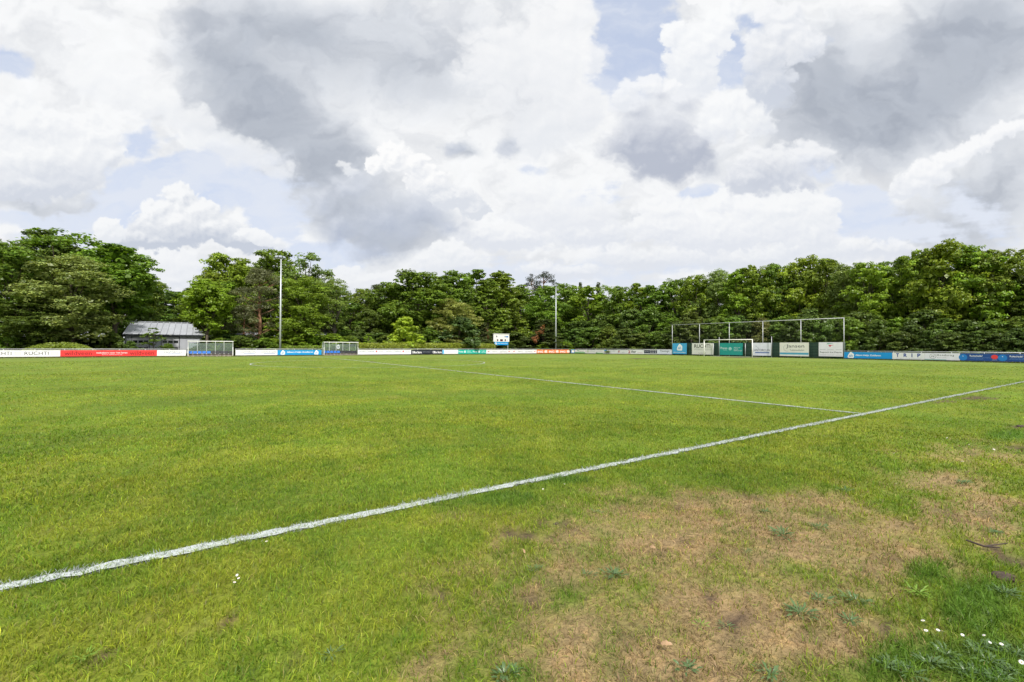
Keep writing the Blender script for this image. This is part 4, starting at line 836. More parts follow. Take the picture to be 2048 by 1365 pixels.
for ch, a, c in (('T', 1792.5, 1798.5), ('R', 1807.5, 1814.3), ('I', 1823.3, 1825.2), ('P', 1835, 1841.3)): b.text(ch, a, c, .34, .90, srgb(24, 64, 150), bold=.035)
b.text('loodgieters & installatie', 1793, 1842, .10, .17, GR)
b = Bd(G2, 1849, 1920.3, ZE0, ZE1, srgb(226, 226, 234), 'white board with a ringed letter and a wide spaced grey word'); b.ring(1866, .53, .25, .27, srgb(70, 75, 85)).text('H', 1862.8, 1869, .40, .66, srgb(70, 75, 85), shear=.2).text('H o n d s r u g', 1874.3, 1908, .50, .84, srgb(60, 64, 72), bold=.012).text('financieel', 1874.5, 1892, .30, .38, GR).rect(1849.4, 1893, .02, .09, srgb(110, 180, 170), name='stripe')
for a, lab in ((1920.3, 'navy board with a red oval, between the grey lettered board and its twin'), (1999, 'second navy board with a pale blue globe, cut by the right picture edge')):
    q = (2082-1999)/78.7 if a > 1990 else 1; b = Bd(G2, a, 1999 if a < 1990 else 2090, ZE0, ZE1, NAVY, lab); b.disc(a+6*q, .45, .33, srgb(20, 120, 195)).disc(a+6*q, .62, .035, W_, .003)
    b.text('Ruitschade?', a+19.5*q, a+45*q, .56, .80, W_, bold=.01).text('wij komen naar u toe vandaag', a+19.5*q, a+60*q, .38, .46, srgb(150, 185, 220)).text('bel voor een afspraak', a+19.5*q, a+47*q, .22, .30, srgb(150, 185, 220)); b.poly_ = None
    poly_part(circ(b.u(a+69*q), b.v(.56), .24, .22), b.y-.002, srgb(225, 60, 60), b.e); b.text('autoruit', a+64*q, a+74*q, .12, .20, W_)

# ---------------------------------------------------------------- rail fences
def post_mesh(h): return MB().bar((0, 0, -.1), (0, 0, h), .03, 8).mesh('post', ALU, smooth=True)
PM = post_mesh(1.0)
def rail_fence(side, a, b_, spacing, start, label, bottom=True):
    """posts every few metres from start, a top rail and a lower rail; a and b_ are positions along the side"""
    if side == 'far': base = (a, FAR_Y, float(gz(a, FAR_Y))); rz = 0; L = b_-a; f = lambda p: p-a
    else: base = (END_X, a, float(gz(END_X, (a+b_)/2))); rz = -math.pi/2; L = a-b_; f = lambda p: a-p
    e = empty('rail_fence', base, rz); tag(e, label, 'fence'); MB().bar((-.05, 0, 1.02), (L+.05, 0, 1.02), .032, 10).build('top_rail', ALU, e, smooth=True)
    MB().bar((0, 0, .90), (L, 0, .90), .012, 6).bar((0, 0, .10), (L, 0, .10), .012, 6).build('board_rail', ALU, e); k = 0
    s = start
    while s > -.01: s -= spacing
    s += spacing
    while s < L+.01:
        link('post', PM, e, (s, 0, 0)); s += spacing
SP = 2.49
xp = on_y(7.3, FAR_Y); xl = on_y(-62, FAR_Y); x372 = on_y(372, FAR_Y)
rail_fence('far', xl, x372, SP, xp-xl, 'galvanised rail fence left of the left dugout')
xa, xb = on_y(471, FAR_Y), on_y(643, FAR_Y); rail_fence('far', xa, xb, SP, .05, 'galvanised rail fence between the two dugouts')
xa, xb = on_y(716, FAR_Y), on_y(1139, FAR_Y); rail_fence('far', xa, xb, SP, on_y(748.8, FAR_Y)-xa, 'long galvanised rail fence from the right dugout to the field corner')
ya, yb = on_x(1150, END_X), on_x(1343.8, END_X); rail_fence('end', ya, yb, 2.6, ya-on_x(1229.7, END_X), 'galvanised rail fence from the field corner to the tall ball net')
ya, yb = on_x(1689.5, END_X), on_x(2100, END_X); rail_fence('end', ya, yb, 2.46, ya-on_x(1736, END_X), 'galvanised rail fence right of the tall ball net')

# ---------------------------------------------------------------- tall ball net frame and the green fence behind the goal
PX6 = (1344.6, 1399, 1458.6, 1525.7, 1601.8, 1688); ys = [on_x(p, END_X) for p in PX6]; zb = float(gz(END_X, 32))
e = empty('ball_net_frame', (END_X, ys[0], zb), -math.pi/2); tag(e, 'tall white steel frame of six posts and one top bar behind the goal', 'ball net'); HN = 5.12-zb*0
pm = MB().bar((0, 0, -.1), (0, 0, HN), .04, 10).mesh('post', ALU, smooth=True)
for y in ys: link('post', pm, e, (ys[0]-y, 0, 0))
MB().bar((-.05, 0, HN), (ys[0]-ys[-1]+.05, 0, HN), .036, 10).build('top_bar', ALU, e, smooth=True)
m = bpy.data.materials.new('net_cord'); m.use_nodes = True; m.node_tree.nodes['Principled BSDF'].inputs['Base Color'].default_value = (.05, .06, .05, 1)
L = ys[0]-ys[-1]; nb = MB()
for k in range(1, 42): o = len(nb.v); z = HN*k/42; nb.v += [(0, .0, z), (L, .0, z), (L, .0, z+.003), (0, .0, z+.003)]; nb.f.append([o, o+1, o+2, o+3])
for k in range(1, int(L/.125)): o = len(nb.v); x = k*.125; nb.v += [(x, .001, 0), (x+.003, .001, 0), (x+.003, .001, HN), (x, .001, HN)]; nb.f.append([o, o+1, o+2, o+3])
tag(nb.build('netting', m, e), kind='stuff')
GREENF = mat('fence_green', (.012, .042, .028), .55, noise=.35, nscale=3); GREENL = mat('fence_wire', (.07, .15, .11), .5)
y0 = on_x(1374, END_X+.35); y1 = on_x(1690, END_X+.35); e = empty('panel_fence', (END_X+.35, y0, zb), -math.pi/2); tag(e, 'dark green panel fence behind the large boards at the goal', 'fence'); n = 10; w = (y0-y1)/n
slat = MB().box(.02, w-.02, -.012, .012, 0, .175).mesh('slat', GREENF); rod = MB().box(.0, w, -.03, -.014, 0, .028).mesh('rod', GREENL); fp = MB().box(-.03, .03, -.03, .03, -.1, 2.1).mesh('post', GREENL)
for i in range(n+1): link('post', fp, e, (i*w, 0, 0))
for i in range(n):
    for j in range(10):
        link('slat', slat, e, (i*w, rng.uniform(-.006, .006), .06+j*.20)); link('rod', rod, e, (i*w, 0, .24+j*.20))

# ---------------------------------------------------------------- goal
GP = mat('goal_paint', (.86, .85, .78), .35, noise=.05); gl, gr = 33.9+3.72, 33.9-3.72; GX_ = GOAL_X; zb = float(gz(GX_, 34))
e = empty('football_goal', (GX_, gl, zb), -math.pi/2); tag(e, 'white football goal in front of the large boards', 'goal'); D = gl-gr
pm = MB().bar((0, 0, -.05), (0, 0, 2.44), .06, 14).mesh('post', GP, smooth=True); link('post', pm, e); link('post', pm, e, (D, 0, 0))
MB().bar((-.06, 0, 2.50), (D+.06, 0, 2.50), .06, 14).build('crossbar', GP, e, smooth=True)
for x in (0, D): MB().bar((x, .05, 2.46), (x, .45, 2.42), .015, 6).build('net_arm', GP, e)
MB().box(-.1, D+.1, 1.75, 1.80, 0, .04).build('ground_bar', ALU, e)
for px, top in ((1438.4, 675), (1543.2, 673.5)):
    X = 53.75; y = on_x(px, X); q = empty('net_pole', (X, y, zb)); tag(q, 'slim grey net pole standing behind the %s of the goal' % ('left half' if px < 1500 else 'right post'), 'pole')
    MB().bar((0, 0, -.05), (0, 0, z_of(px, top, X, y)-zb), .035, 8).build('tube', ALU, q, smooth=True); MB().bar((0, 0, 0), (0, 0, .03), .08, 10).build('foot_plate', ALU, q)
for px in (1427, 1490.6):
    X = 53.80; y = on_x(px, X); q = empty('short_post', (X, y, zb)); tag(q, 'short grey post beside the %s' % ('off-white lettered board behind the goal' if px < 1450 else 'teal board behind the goal'), 'post'); MB().bar((0, 0, -.05), (0, 0, 2.0), .04, 8).build('tube', ALU, q, smooth=True); MB().bar((0, 0, 2.0), (0, 0, 2.02), .045, 8).build('cap', DARKM, q)

# ---------------------------------------------------------------- dugouts
def glass(name, tint, a):
    m = bpy.data.materials.new(name); m.use_nodes = True; g = NG(m.node_tree); g.n.clear(); t = g.new('ShaderNodeBsdfTransparent', Color=tint); s = g.new('ShaderNodeBsdfGlossy', Color=(.9, .95, .95, 1), Roughness=.08); d = g.new('ShaderNodeBsdfDiffuse', Color=(.55, .62, .60, 1))
    m1 = g.n.new('ShaderNodeMixShader'); m1.inputs[0].default_value = a; g.l.new(t.outputs[0], m1.inputs[1]); g.l.new(d.outputs[0], m1.inputs[2]); m2 = g.n.new('ShaderNodeMixShader'); m2.inputs[0].default_value = .08; g.l.new(m1.outputs[0], m2.inputs[1]); g.l.new(s.outputs[0], m2.inputs[2])
    o = g.n.new('ShaderNodeOutputMaterial'); g.l.new(m2.outputs[0], o.inputs[0]); return m
GL = glass('acrylic', (.88, .93, .91, 1), .16); BLUEP = mat('seat_blue', srgb(35, 110, 200), .35, noise=.08); BLACKP = mat('seat_black', (.022, .022, .028), .4); KERB = mat('kerb_stone', (.36, .31, .27), .9, noise=.25, nscale=5, bump=.4)
def dugout(pxa, pxb, label, crest, nblue):
    y = FAR_Y+.1; xa, xb = on_y(pxa, y), on_y(pxb, y); L = xb-xa; e = empty('dugout', (xa, y, float(gz(xa, y)))); tag(e, label, 'dugout'); H = 2.12; Dp = 1.25
    MB().box(-.05, L+.05, -.12, Dp+.15, -.1, .12).build('plinth', KERB, e); MB().box(.02, L-.02, .62, .70, .12, .36).build('step_board', KERB, e)
    MB().box(-.06, L+.06, -.10, .02, H-.11, H).build('front_beam', WHITEP, e, .01)
    MB().box(0, L, .02, Dp-.25, H-.03, H-.005).build('roof', GL, e)
    prof = [(0, .12), (Dp, .12), (Dp, .9), (Dp-.02, 1.6), (Dp-.28, H-.04), (0, H-.04)]
    for x in (.0, L-.02):
        s = MB(); o = 0; s.v = [(x, a, z) for a, z in prof]+[(x+.015, a, z) for a, z in prof]; s.f = [list(range(6)), list(range(6, 12))[::-1]]+[[i, 6+i, 6+(i+1) % 6, (i+1) % 6] for i in range(6)]; s.build('side_panel', GL, e)
        fr = MB(); xx = x+.01
        for (a, z), (c, w_) in zip(prof, prof[1:]+prof[:1]): fr.bar((xx, a, z), (xx, c, w_), .028, 6)
        fr.build('side_frame', WHITEP, e)
        MB().box(xx-.05, xx+.05, -.06, 0.0, .12, 1.25).build('side_pad', WHITEP, e, .01)
    nb = 5; w = L/nb; pane = MB().box(.03, w-.03, -.006, .006, .34, H-.30).mesh('back_pane', GL); bp = MB().box(-.035, .035, -.03, .03, .1, H-.05).mesh('post', WHITEP)
    for i in range(nb): link('back_pane', pane, e, (i*w, Dp, 0))
    for i in range(1, nb): link('post', bp, e, (i*w, Dp-.05, 0))
    MB().box(0, L, Dp-.02, Dp+.02, .12, .34).build('kick_panel', mat('grey_panel', (.30, .26, .21), .8) if 'grey_panel' not in bpy.data.materials else bpy.data.materials['grey_panel'], e)
    MB().bar((.05, .55, .34), (L-.05, .55, .34), .03, 6).build('bench_beam', ALU, e)
    for i in (1, 2): MB().box(L*i/3-.03, L*i/3+.03, .5, .6, .1, .36).build('bench_leg', WHITEP, e)
    n = 10; w = L/n; r0, r1 = .10*w, .90*w
    sh = MB(); pr = [(.36, .40), (.38, .45), (.72, .42), (.80, .48), (.86, .72), (.90, .72), (.84, .44), (.76, .37)]; sh.v = [(r0, a, z) for a, z in pr]+[(r1, a, z) for a, z in pr]; k = len(pr); sh.f = [list(range(k))[::-1], list(range(k, 2*k))]+[[i, (i+1) % k, k+(i+1) % k, k+i] for i in range(k)]
    mb_ = sh.mesh('seat', BLUEP, .012); mk = sh.mesh('seat', BLACKP, .012)
    for i in range(n): link('seat', mb_ if i < nblue else mk, e, (i*w, -.08, 0))
    if crest:
        cx, cz, s = L*.46, 1.32, .40; poly_part([(cx+s*a, cz+s*b) for a, b in ((0, 1.05), (.62, .55), (.62, -.5), (0, -.95), (-.62, -.5), (-.62, .55))], Dp-.10, W_, e, 'club_crest')
        poly_part([(cx+s*a, cz+s*b) for a, b in ((-.35, .35), (0, .05), (.35, .35), (.35, .10), (0, -.2), (-.35, .10))], Dp-.11, srgb(30, 70, 150), e, 'club_crest'); text_part('1948', cx-.14, cx+.14, cz-.24, cz-.14, Dp-.11, srgb(90, 130, 120), e) if False else None
    return e
dugout(376, 466, 'left dugout, five blue and five black seats under a clear roof', False, 5)
dugout(648, 716, 'right dugout with a white club crest on its back pane', True, 5)

# ---------------------------------------------------------------- light masts
def mast(px, top, y, label, heads):
    x = on_y(px, y); z0 = float(gz(x, y)); H = z_of(px, top, x, y)-z0; e = empty('light_mast', (x, y, z0)); tag(e, label, 'light mast')
    MB().bar((0, 0, -.1), (0, 0, H), .15, 16, .065).build('pole', mat('mast_steel', (.62, .65, .70), .4, .2, noise=.08) if 'mast_steel' not in bpy.data.materials else bpy.data.materials['mast_steel'], e, smooth=True)
    MB().box(-.22, .22, -.22, .22, -.05, .06).build('foot_plate', DARKM, e); rm = MB().bar((0, 0, 0), (.26, 0, 0), .011, 6).bar((.26, 0, 0), (.26, 0, .05), .011, 6).mesh('climbing_rung', ALU); k = 0; z = 2.6
    while z < H-.4: q = link('climbing_rung', rm, e, (0, 0, z), (0, 0, 0 if k % 2 else math.pi)); k += 1; z += .38
    MB().bar((-1.0*heads[2], 0, H), (1.0*heads[2], 0, H), .03, 8).build('cross_arm', ALU, e)
    lamp = MB(); lamp.v = [(-.30, 0, -.25), (.30, 0, -.25), (.30, 0, .25), (-.30, 0, .25), (-.20, .28, -.15), (.20, .28, -.15), (.20, .28, .15), (-.20, .28, .15)]; lamp.f = [[0, 1, 2, 3], [7, 6, 5, 4], [0, 4, 5, 1], [1, 5, 6, 2], [2, 6, 7, 3], [3, 7, 4, 0]]
    lm_ = lamp.mesh('lamp_housing', mat('lamp_grey', (.20, .21, .23), .5) if 'lamp_grey' not in bpy.data.materials else bpy.data.materials['lamp_grey']); gf = MB().box(-.28, .28, -.012, 0, -.23, .23).mesh('lamp_glass', mat('lamp_glass', (.30, .33, .38), .12) if 'lamp_glass' not in bpy.data.materials else bpy.data.materials['lamp_glass'])
    for (lx, lz, tilt, turn) in heads[1]: q = link('floodlight', lm_, e, (lx, -.1, H+lz*.8), (math.radians(tilt), 0, math.radians(turn))); q.scale = (.75, .75, .75); link('lamp_glass', gf, q, (0, -.004, 0))
mast(560.3, 518, 75.5-3.975, 'left tall light mast between the dugouts, with climbing rungs', (0, [(-.62, .36, -30, -35), (-.12, .42, -30, -15), (.40, .36, -35, 30)], .7))
mast(1111.6, 573, 75.5-3.975, 'right tall light mast behind the orange board', (0, [(-.22, .30, -35, -30), (.25, .30, -35, 30)], .4))

# ---------------------------------------------------------------- scoreboard
y = 74.6; xa, xb = on_y(986.5, y), on_y(1018, y); L = xb-xa; z0 = float(gz(xa, y)); zt = z_of(1002, 668, xa, y)-z0; zm = z_of(1002, 684, xa, y)-z0; zl = z_of(1002, 690.5, xa, y)-z0
e = empty('scoreboard', (xa, y, z0)); tag(e, 'white scoreboard on two legs above the hedge, blue board hung below', 'scoreboard'); MB().box(0, L, -.1, .12, zm, zt).build('cabinet', WHITEP, e, .01); MB().box(-.06, L+.06, -.18, .18, zt, zt+.06).build('cover', WHITEP, e, .01)
for x in (.32, L-.36): MB().box(x, x+.10, -.02, .08, -.1, zm).build('leg', ALU, e)
MB().box(.22, L-.22, -.07, -.03, zl, zm-.03).build('sponsor_panel', flat(AHB), e); hh = zt-zm
for a, c in ((.215, .29), (.41, .585), (.70, .775)): d = MB().box(L*a, L*c, -.115, -.10, zm+hh*.08, zm+hh*.32).build('score_display', mat('display', (.035, .008, .014), .3) if 'display' not in bpy.data.materials else bpy.data.materials['display'], e)
for a, t_ in ((.23, '0'), (.43, '00'), (.51, '00'), (.715, '0')): text_part(t_, L*a, L*(a+(.045 if len(t_) == 1 else .06)), zm+hh*.12, zm+hh*.28, -.119, srgb(110, 20, 45), e, 'digit')
poly_part([(L*a, zm+hh*b) for a, b in ((.15, .58), (.24, .58), (.22, .70), (.195, .82), (.17, .70))], -.104, srgb(50, 50, 80), e); poly_part([(L*a, zm+hh*b) for a, b in ((.70, .56), (.76, .56), (.76, .74), (.70, .74))], -.104, srgb(40, 110, 160), e); poly_part([(L*a, zm+hh*b) for a, b in ((.79, .56), (.93, .56), (.93, .73), (.79, .73))], -.104, srgb(20, 110, 190), e)
text_part('THUIS', L*.06, L*.15, zm+hh*.14, zm+hh*.20, -.104, GR, e); text_part('GAST', L*.83, L*.91, zm+hh*.14, zm+hh*.20, -.104, GR, e); ah_logo(.55, (zl+zm)/2-.02, (zm-zl)*.72, -.075, e); text_part('Albert Heijn Zuidlaren', .95, L-.35, zl+(zm-zl)*.32, zl+(zm-zl)*.58, -.075, W_, e, bold=.02)

# ---------------------------------------------------------------- grey metal shed
CLAD = mat('cladding', (.50, .52, .57), .5, .1, noise=.07, nscale=.6); ROOFM = mat('roof_sheet', (.42, .44, .48), .45, .10, noise=.10, nscale=.8); TRIM = mat('trim', (.030, .036, .048), .5); DOORM = mat('door_panel', (.56, .57, .60), .5, noise=.05); PANE = mat('dark_pane', (.012, .014, .017), .12)
y = 96.0; X0, X1 = on_y(249, y), on_y(668, y); zb = float(gz(X0, y)); ZE = z_of(249, 668.3, X0, y)-zb; ZR = 5.58-zb; DR = 9.9
e = empty('metal_shed', (X0, y, zb)); tag(e, 'long grey metal shed with a pale ribbed roof behind the left dugout', 'building'); L = X1-X0
doors = [(on_y(264, y)-X0, on_y(298, y)-X0), (on_y(323, y)-X0, on_y(358, y)-X0)]; ht = 2.95
segs = [0, doors[0][0], doors[0][1], doors[1][0], doors[1][1], L]
pm = {}
xx = 0.0; wp = 1.0
for i in range(0, len(segs)-1, 2):
    a, c = segs[i], segs[i+1]; k = max(1, round((c-a)/wp)); w = (c-a)/k; me = MB().box(.012, w-.012, -.03, .1, 0, ZE-.05).mesh('wall_panel', CLAD)
    for j in range(k): link('wall_panel', me, e, (a+j*w, 0, 0))
for a, c in doors: MB().box(a, c, -.02, .1, ht, ZE-.05).build('wall_panel', CLAD, e)
MB().box(0, L, .10, .16, 0, ZE-.05).build('inner_wall', CLAD, e)
g_ = MB(); g_.v = [(0, .1, 0), (0, 2*DR, 0), (0, 2*DR, ZE-.05), (0, DR, ZR-.08), (0, .1, ZE-.05)]; g_.f = [[0, 1, 2, 3, 4]]; g_.v += [(.1, b, c) for a, b, c in g_.v[:5]]; g_.f += [[9, 8, 7, 6, 5]]+[[i, 5+i, 5+(i+1) % 5, (i+1) % 5] for i in range(5)]; g_.build('gable_wall', CLAD, e)
for sy in (0, 1):
    r_ = MB(); f = (lambda b: b) if sy == 0 else (lambda b: 2*DR-b); r_.v = [(-.25, f(-.35), ZE-.03), (L+.2, f(-.35), ZE-.03), (L+.2, DR, ZR), (-.25, DR, ZR), (-.25, f(-.35), ZE-.13), (L+.2, f(-.35), ZE-.13), (L+.2, DR, ZR-.1), (-.25, DR, ZR-.1)]; r_.f = [[0, 1, 2, 3], [7, 6, 5, 4], [0, 4, 5, 1], [1, 5, 6, 2], [2, 6, 7, 3], [3, 7, 4, 0]]; rf = r_.build('roof', ROOFM, e)
    if sy == 0:
        sl = (ZR-ZE+.03)/(DR+.35); rb = MB(); rb.v = []; o = 0
        rib = MB(); rib.v = [(-.09, -.34, ZE-.02), (.09, -.34, ZE-.02), (.09, DR, ZR+.01), (-.09, DR, ZR+.01), (-.05, -.34, ZE+.10), (.05, -.34, ZE+.10), (.05, DR, ZR+.13), (-.05, DR, ZR+.13)]; rib.f = [[0, 1, 5, 4], [1, 2, 6, 5], [2, 3, 7, 6], [3, 0, 4, 7], [4, 5, 6, 7]]; rm = rib.mesh('rib', ROOFM); x = 0.0
        while x < L: link('rib', rm, rf, (x, 0, 0)); x += .93
MB().box(-.28, L+.22, -.46, -.352, ZE-.22, ZE-.02).build('gutter', TRIM, e); MB().box(.02, .12, -.12, -.04, 0, ZE-.2).build('downpipe', TRIM, e); MB().box(-.3, L+.25, DR-.2, DR+.2, ZR+.08, ZR+.16).build('ridge_cap', ROOFM, e)
for (a, c), lab in zip(doors, ('left', 'right')):
    w = c-a; d = link('roller_door', MB().box(0, w, .02, .06, 0, ht).mesh('roller_door', DOORM), e, (a, 0, 0)); MB().box(-.09, 0, -.06, .05, 0, ht+.09).build('frame', TRIM, d); MB().box(w, w+.09, -.06, .05, 0, ht+.09).build('frame', TRIM, d); MB().box(0, w, -.06, .05, ht, ht+.09).build('frame', TRIM, d)
    for j in range(5): MB().box(.02, w-.02, -.02, .018, j*ht/5+.012, (j+1)*ht/5-.012).build('panel', DOORM, d, .006)
    for zr in (1.0, 3.0):
        for q in range(3): MB().box(.12+q*(w-.1)/3, .12+(q+1)*(w-.1)/3-.14, -.034, -.021, zr*ht/5+.08, (zr+1)*ht/5-.08).build('window_pane', PANE, d)
MB().box((doors[1][0]+doors[1][1])/2-.15, (doors[1][0]+doors[1][1])/2+.15, -.65, -.46, ZE-.15, ZE+.05).build('lamp', WHITEP, e, .02)

# low white caravan behind the hedge
y = 80.5; xa, xb = on_y(742, y), on_y(768, y); e = empty('caravan', (xa, y, float(gz(xa, y)))); tag(e, 'low white caravan whose roof shows above the hedge', 'caravan'); zt = z_of(755, 683.2, xa, y)-float(gz(xa, y)); L = xb-xa
MB().box(0, L, 0, 2.0, .35, zt).build('body', WHITEP, e, .10)
for a in (.12, .38, .66): MB().box(L*a, L*(a+.2), -.02, .02, zt-.55, zt-.2).build('window', PANE, e, .01)
for a in (.35, .65): MB().bar((L*a, -.02, .32), (L*a, .18, .32), .32, 16).build('wheel', BLACKP, e)


# ================================================================ small things in the grass
def wm(name, c, tr=.25):
    m = bpy.data.materials.new(name); m.use_nodes = True; g = NG(m.node_tree); g.n.clear(); oi = g.n.new('ShaderNodeObjectInfo'); pos = g.n.new('ShaderNodeTexCoord').outputs['Object']
    cc = g.mix(g.noise(pos, 60.0, 3.0), tuple(v*.75 for v in c)+(1,), tuple(v*1.25 for v in c)+(1,)); d = g.new('ShaderNodeBsdfDiffuse', Color=cc); t = g.new('ShaderNodeBsdfTranslucent', Color=cc); s = g.new('ShaderNodeBsdfGlossy', Roughness=.4)
    m1 = g.n.new('ShaderNodeMixShader'); m1.inputs[0].default_value = tr; g.l.new(d.outputs[0], m1.inputs[1]); g.l.new(t.outputs[0], m1.inputs[2]); m2 = g.n.new('ShaderNodeMixShader'); m2.inputs[0].default_value = .05; g.l.new(m1.outputs[0], m2.inputs[1]); g.l.new(s.outputs[0], m2.inputs[2])
    o = g.n.new('ShaderNodeOutputMaterial'); g.l.new(m2.outputs[0], o.inputs[0]); return m
WG = wm('weed_leaf', (.105, .180, .060)); WY = wm('bright_weed_leaf', (.20, .34, .04)); WW = wm('petal', (.85, .83, .85), .2)
def leaf_blade(name, L, w, m, seed):
    r = np.random.default_rng(seed); n = 6; V, F = [], []
    for i in range(n+1):
        t = i/n; ww = w*math.sin(math.pi*min(1, .08+.92*t))**.8*(1 if i % 2 else .62); x = L*t; z = L*(.42*t-.46*t*t)+.004
        V += [(x, -ww, z+.25*ww), (x, 0, z), (x, ww, z+.25*ww)]
    for i in range(n): o = 3*i; F += [[o, o+3, o+4, o+1], [o+1, o+4, o+5, o+2]]
    return np_mesh(name, V, [np.array(F)], m)
LV = [leaf_blade('leaf', .062, .0062, WG, 1), leaf_blade('leaf', .050, .0075, WG, 2), leaf_blade('leaf', .055, .0055, WY, 3)]
def weed(px, py, size, kind, label, n=11, group=None):
    x, y = spot(px, py); e = empty('weed_plant', (x, y, -.004), rng.uniform(0, 6)); e.scale = (size*.88, size*.88, size*.8); tag(e, label, 'weed', group)
    n = int(n*3.2)
    for i in range(n):
        a = i*2.39996+rng.uniform(-.4, .4); d = rng.uniform(0, .048); q = link('leaf', LV[kind], e, (math.cos(a)*d*.8, math.sin(a)*d*1.2, .012), (rng.uniform(-.5, .5), -math.radians(rng.uniform(0, 38)), a)); s = rng.uniform(.3, .85); q.scale = (s, s*rng.uniform(.6, 1.4), s)
WEEDS = [(1568, 1073, 1.7, 0, 'grey-green rosette in the dry turf, upper middle of the brown patch', 16), (1228, 1153, 1.3, 0, 'dark rosette at the left side of the brown patch', 15), (1176, 1150, .9, 0, 'small dark rosette just left of the larger dark one', 9),
 (1600, 1230, 1.5, 0, 'wide grey-green rosette low in the brown patch', 17), (1712, 1203, 1.2, 0, 'rosette between the grey-green one and the green strip', 13), (1640, 1200, 1.1, 1, 'broad leaved rosette just above the wide grey-green one', 13), (1835, 1190, 1.5, 2, 'upright bright weed at the edge of the lush strip', 14),
 (1640, 1057, 1.2, 0, 'rosette above the brown patch, right of the upper rosette', 12), (1528, 1025, 1.0, 0, 'faint rosette at the upper rim of the brown patch', 10), (1195, 1026, 1.0, 1, 'flat rosette close to the bare soil', 11), (1402, 1252, .9, 2, 'tiny yellow-green seedling tuft in the brown patch', 9), (1450, 1255, .8, 0, 'small rosette right of the yellow-green seedling', 8),
 (1690, 983, 1.3, 0, 'dark low weed in the green above the brown patch', 12), (1925, 968, 1.4, 0, 'grey-green weed near the right edge, above the bare soil', 13), (1992, 1068, 1.2, 1, 'weed beside the stick at the right', 11), (1070, 1140, .9, 0, 'weed left of the brown patch, below the dead leaf', 9),
 (1495, 1105, .8, 0, 'little rosette left of the upper rosette', 8), (1010, 1352, 1.3, 1, 'dark weed cut by the lower picture edge', 14), (1540, 1352, 1.2, 1, 'green weed at the lower edge under the brown patch', 12), (1375, 1338, 1.1, 1, 'leafy weed at the lower edge left of the other', 12), (1700, 1245, 1.1, 0, 'silvery weed above the daisies', 12),
 (1960, 1300, 1.4, 1, 'leafy weed under the daisies at lower right', 14), (2010, 1190, 1.4, 0, 'grey-green weed in the lush strip near the right edge', 14), (165, 1320, 1.1, 2, 'broad leaved seedling on bare soil at lower left', 8), (660, 1310, .9, 0, 'small dark weed at the lower left middle', 9), (1860, 1330, 1.3, 1, 'coarse weed at the lower right corner', 13), (360, 860, 1.2, 0, 'dark weed spot on the pitch', 9)]
for w_ in WEEDS: weed(*w_)
cg = 'coarse dark weeds crowding the lower right corner'
for px, py in ((1930, 1345), (1975, 1325), (2015, 1345), (2035, 1310), (1895, 1315), (1955, 1350), (2000, 1300), (1995, 1360), (1820, 1350), (1780, 1335)):
    weed(px, py, rng.uniform(.95, 1.3), int(rng.integers(0, 2)), 'coarse dark weed among others in the lower right corner', 13, cg)
def daisy_meshes():
    V, F = [], []; n = 14
    for i in range(n):
        a = 2*math.pi*i/n; o = len(V); c, s = math.cos(a), math.sin(a)
        for rr, ww, z in ((.003, .0012, .0), (.009, .0024, .0012), (.0125, .0012, .0005)): V += [(c*rr-s*ww, s*rr+c*ww, z), (c*rr+s*ww, s*rr-c*ww, z)]
        F += [[o, o+1, o+3, o+2], [o+2, o+3, o+5, o+4]]
    st, sf = tube([(0, 0, -.05), (.003, 0, -.02), (0, 0, 0)], [.001, .001, .0012], 5)
    cv, cf = tube([(0, 0, 0), (0, 0, .002), (0, 0, .0035)], [.0036, .0034, .0008], 8)
    return np_mesh('petals', V, [np.array(F)], WW), np_mesh('stem', st, [sf], WG), np_mesh('flower_centre', cv, [cf], mat('pollen', (.75, .5, .05), .8))
DP, DS, DC = daisy_meshes()
def daisy(px, py, label, group, s=1.0):
    x, y = spot(px, py, .05); e = empty('daisy', (x, y, .048+.006*rng.random()), rng.uniform(0, 6)); e.rotation_euler = (rng.normal(0, .25), rng.normal(0, .25), rng.uniform(0, 6)); e.scale = (s,)*3; tag(e, label, 'daisy', group)
    link('petals', DP, e); link('stem', DS, e); link('flower_centre', DC, e)
for pts, lab, s in (([(466, 1160), (472, 1161), (477, 1158), (459, 1162), (469, 1166), (480, 1163), (474, 1150)], 'white daisy in the small cluster below the left part of the touchline', .75),
                 ([(524, 1083), (533, 1084), (543, 1077)], 'white daisy close under the touchline at left', .8),
                 ([(1885, 1263), (1893, 1266), (1876, 1262), (1900, 1270), (1846, 1243), (1833, 1252), (1852, 1261), (1918, 1284), (1925, 1270), (1905, 1292)], 'white daisy left of the lush weeds at lower right', .78),
                 ([(1968, 1272), (1991, 1277), (1980, 1286), (1977, 1296), (2003, 1290), (2010, 1297), (2043, 1324), (2012, 1288)], 'white daisy among the dark weeds at lower right', .78),
                 ([(1788, 907), (1798, 909), (1894, 876), (1898, 889), (1938, 890), (1945, 899), (2014, 915), (2025, 918), (2038, 920), (1952, 862), (1925, 923), (1974, 930), (1988, 899), (2000, 893), (1793, 967)], 'white daisy in the far right turf beyond the brown patch', 1.2),
                 ([(1129, 969), (1086, 979), (910, 1057), (240, 1048)], 'single white daisy near the middle of the touchline', .9)):
    for p in pts[::2] if len(pts) > 4 else pts[:2]: daisy(p[0], p[1], lab, lab.replace('white daisy', 'daisies').replace('single ', ''), s*rng.uniform(.65, 1.0))
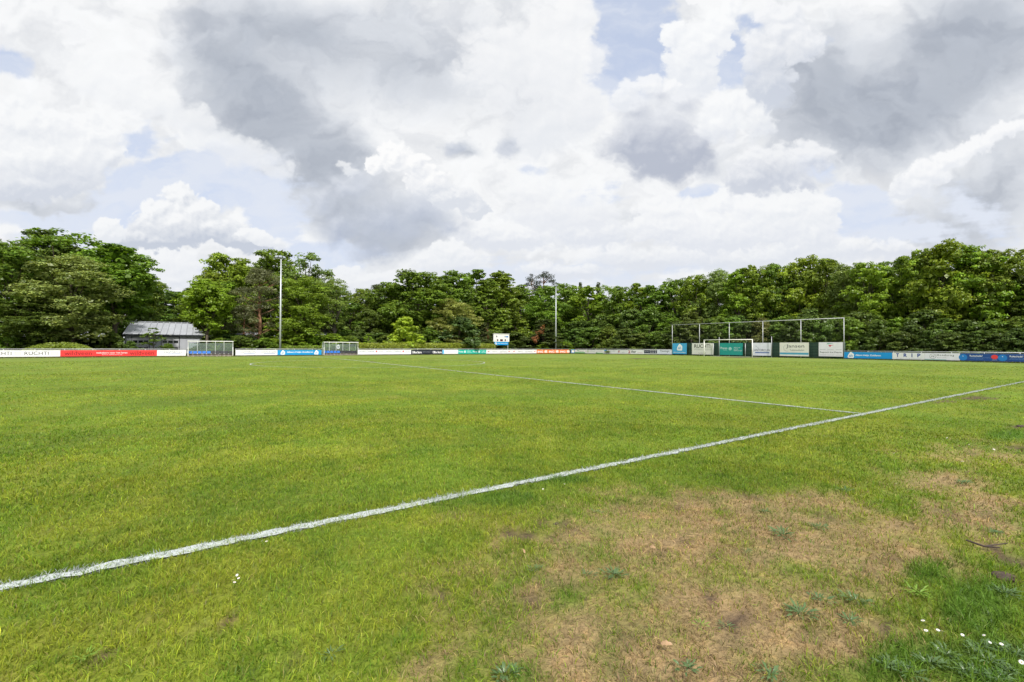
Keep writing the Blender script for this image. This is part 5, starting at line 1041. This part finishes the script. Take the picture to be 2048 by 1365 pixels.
# stick, dead leaf, soil clods
STICK = mat('dead_wood', (.07, .05, .04), .9, noise=.4, nscale=40); x0, y0 = spot(1932, 1088); x1, y1 = spot(2000, 1104); xm, ym = spot(1968, 1098)
e = empty('stick', (x0, y0, .018)); tag(e, 'dark dead stick lying on the dry turf at the right', 'stick'); link('branch', tubes_mesh('branch', [([(0, 0, .01), (xm-x0, ym-y0, .0), (x1-x0, y1-y0, .012)], [.006, .008, .004])], STICK, 7), e); link('twig', tubes_mesh('twig', [([(xm-x0, ym-y0, .0), (xm-x0+.12, ym-y0-.10, .03)], [.006, .003])], STICK, 6), e)
for k, (px, py, lab) in enumerate(((1048, 1110, 'curled tan dead leaf left of the brown patch'), (1322, 1292, 'small pale dead leaf low in the brown patch'), (1300, 1097, 'small tan dead leaf in the upper part of the brown patch'))):
    x, y = spot(px, py, .02); me = leaf_blade('dead_leaf', .055, .014, wm('dead_leaf_%d' % k, (.52, .34, .19), .3), 9); o = link('dead_leaf', me, None, (x, y, .028), (.5, -.2, rng.uniform(0, 6))); tag(o, lab, 'dead leaf')
SOIL = mat('soil', (.085, .058, .042), .95, noise=.5, nscale=30, bump=1.0)
def clod(px, py, s, h, lab):
    x, y = spot(px, py); bm = bmesh.new(); bmesh.ops.create_icosphere(bm, subdivisions=4, radius=1)
    co = np.array([v.co[:] for v in bm.verts]); d = 1+.28*fbm(co[:, 0]*2+px, co[:, 1]*2+co[:, 2], 601, 4)+.18*fbm(co[:, 0]*7+px, co[:, 1]*7+co[:, 2]*5, 611, 3)
    for v, k in zip(bm.verts, d): v.co = v.co*float(k); v.co.x *= s; v.co.y *= s*.8; v.co.z *= h
    me = bpy.data.meshes.new('soil_clod'); bm.to_mesh(me); bm.free(); me.materials.append(SOIL); me.polygons.foreach_set('use_smooth', np.ones(len(me.polygons), bool)); tag(link('soil_clod', me, None, (x, y, -.004)), lab, 'soil clod')
clod(2008, 1152, .07, .016, 'dark crumbled molehill near the right edge'); clod(1112, 1047, .022, .008, 'small dark lump of soil in the bare spot left of the brown patch'); clod(2050, 853, .14, .02, 'dark soil streak far right beyond the daisies')
nt_ = sum(int(np.sum(np.maximum(0, lt-2))) for lt in ((lambda a: (m.polygons.foreach_get('loop_total', a), a)[1])(np.zeros(len(m.polygons), np.int32)) for m in bpy.data.meshes))
print('objects', len(bpy.data.objects), 'triangles', nt_, 'seconds', round(time.time()-T0, 1))
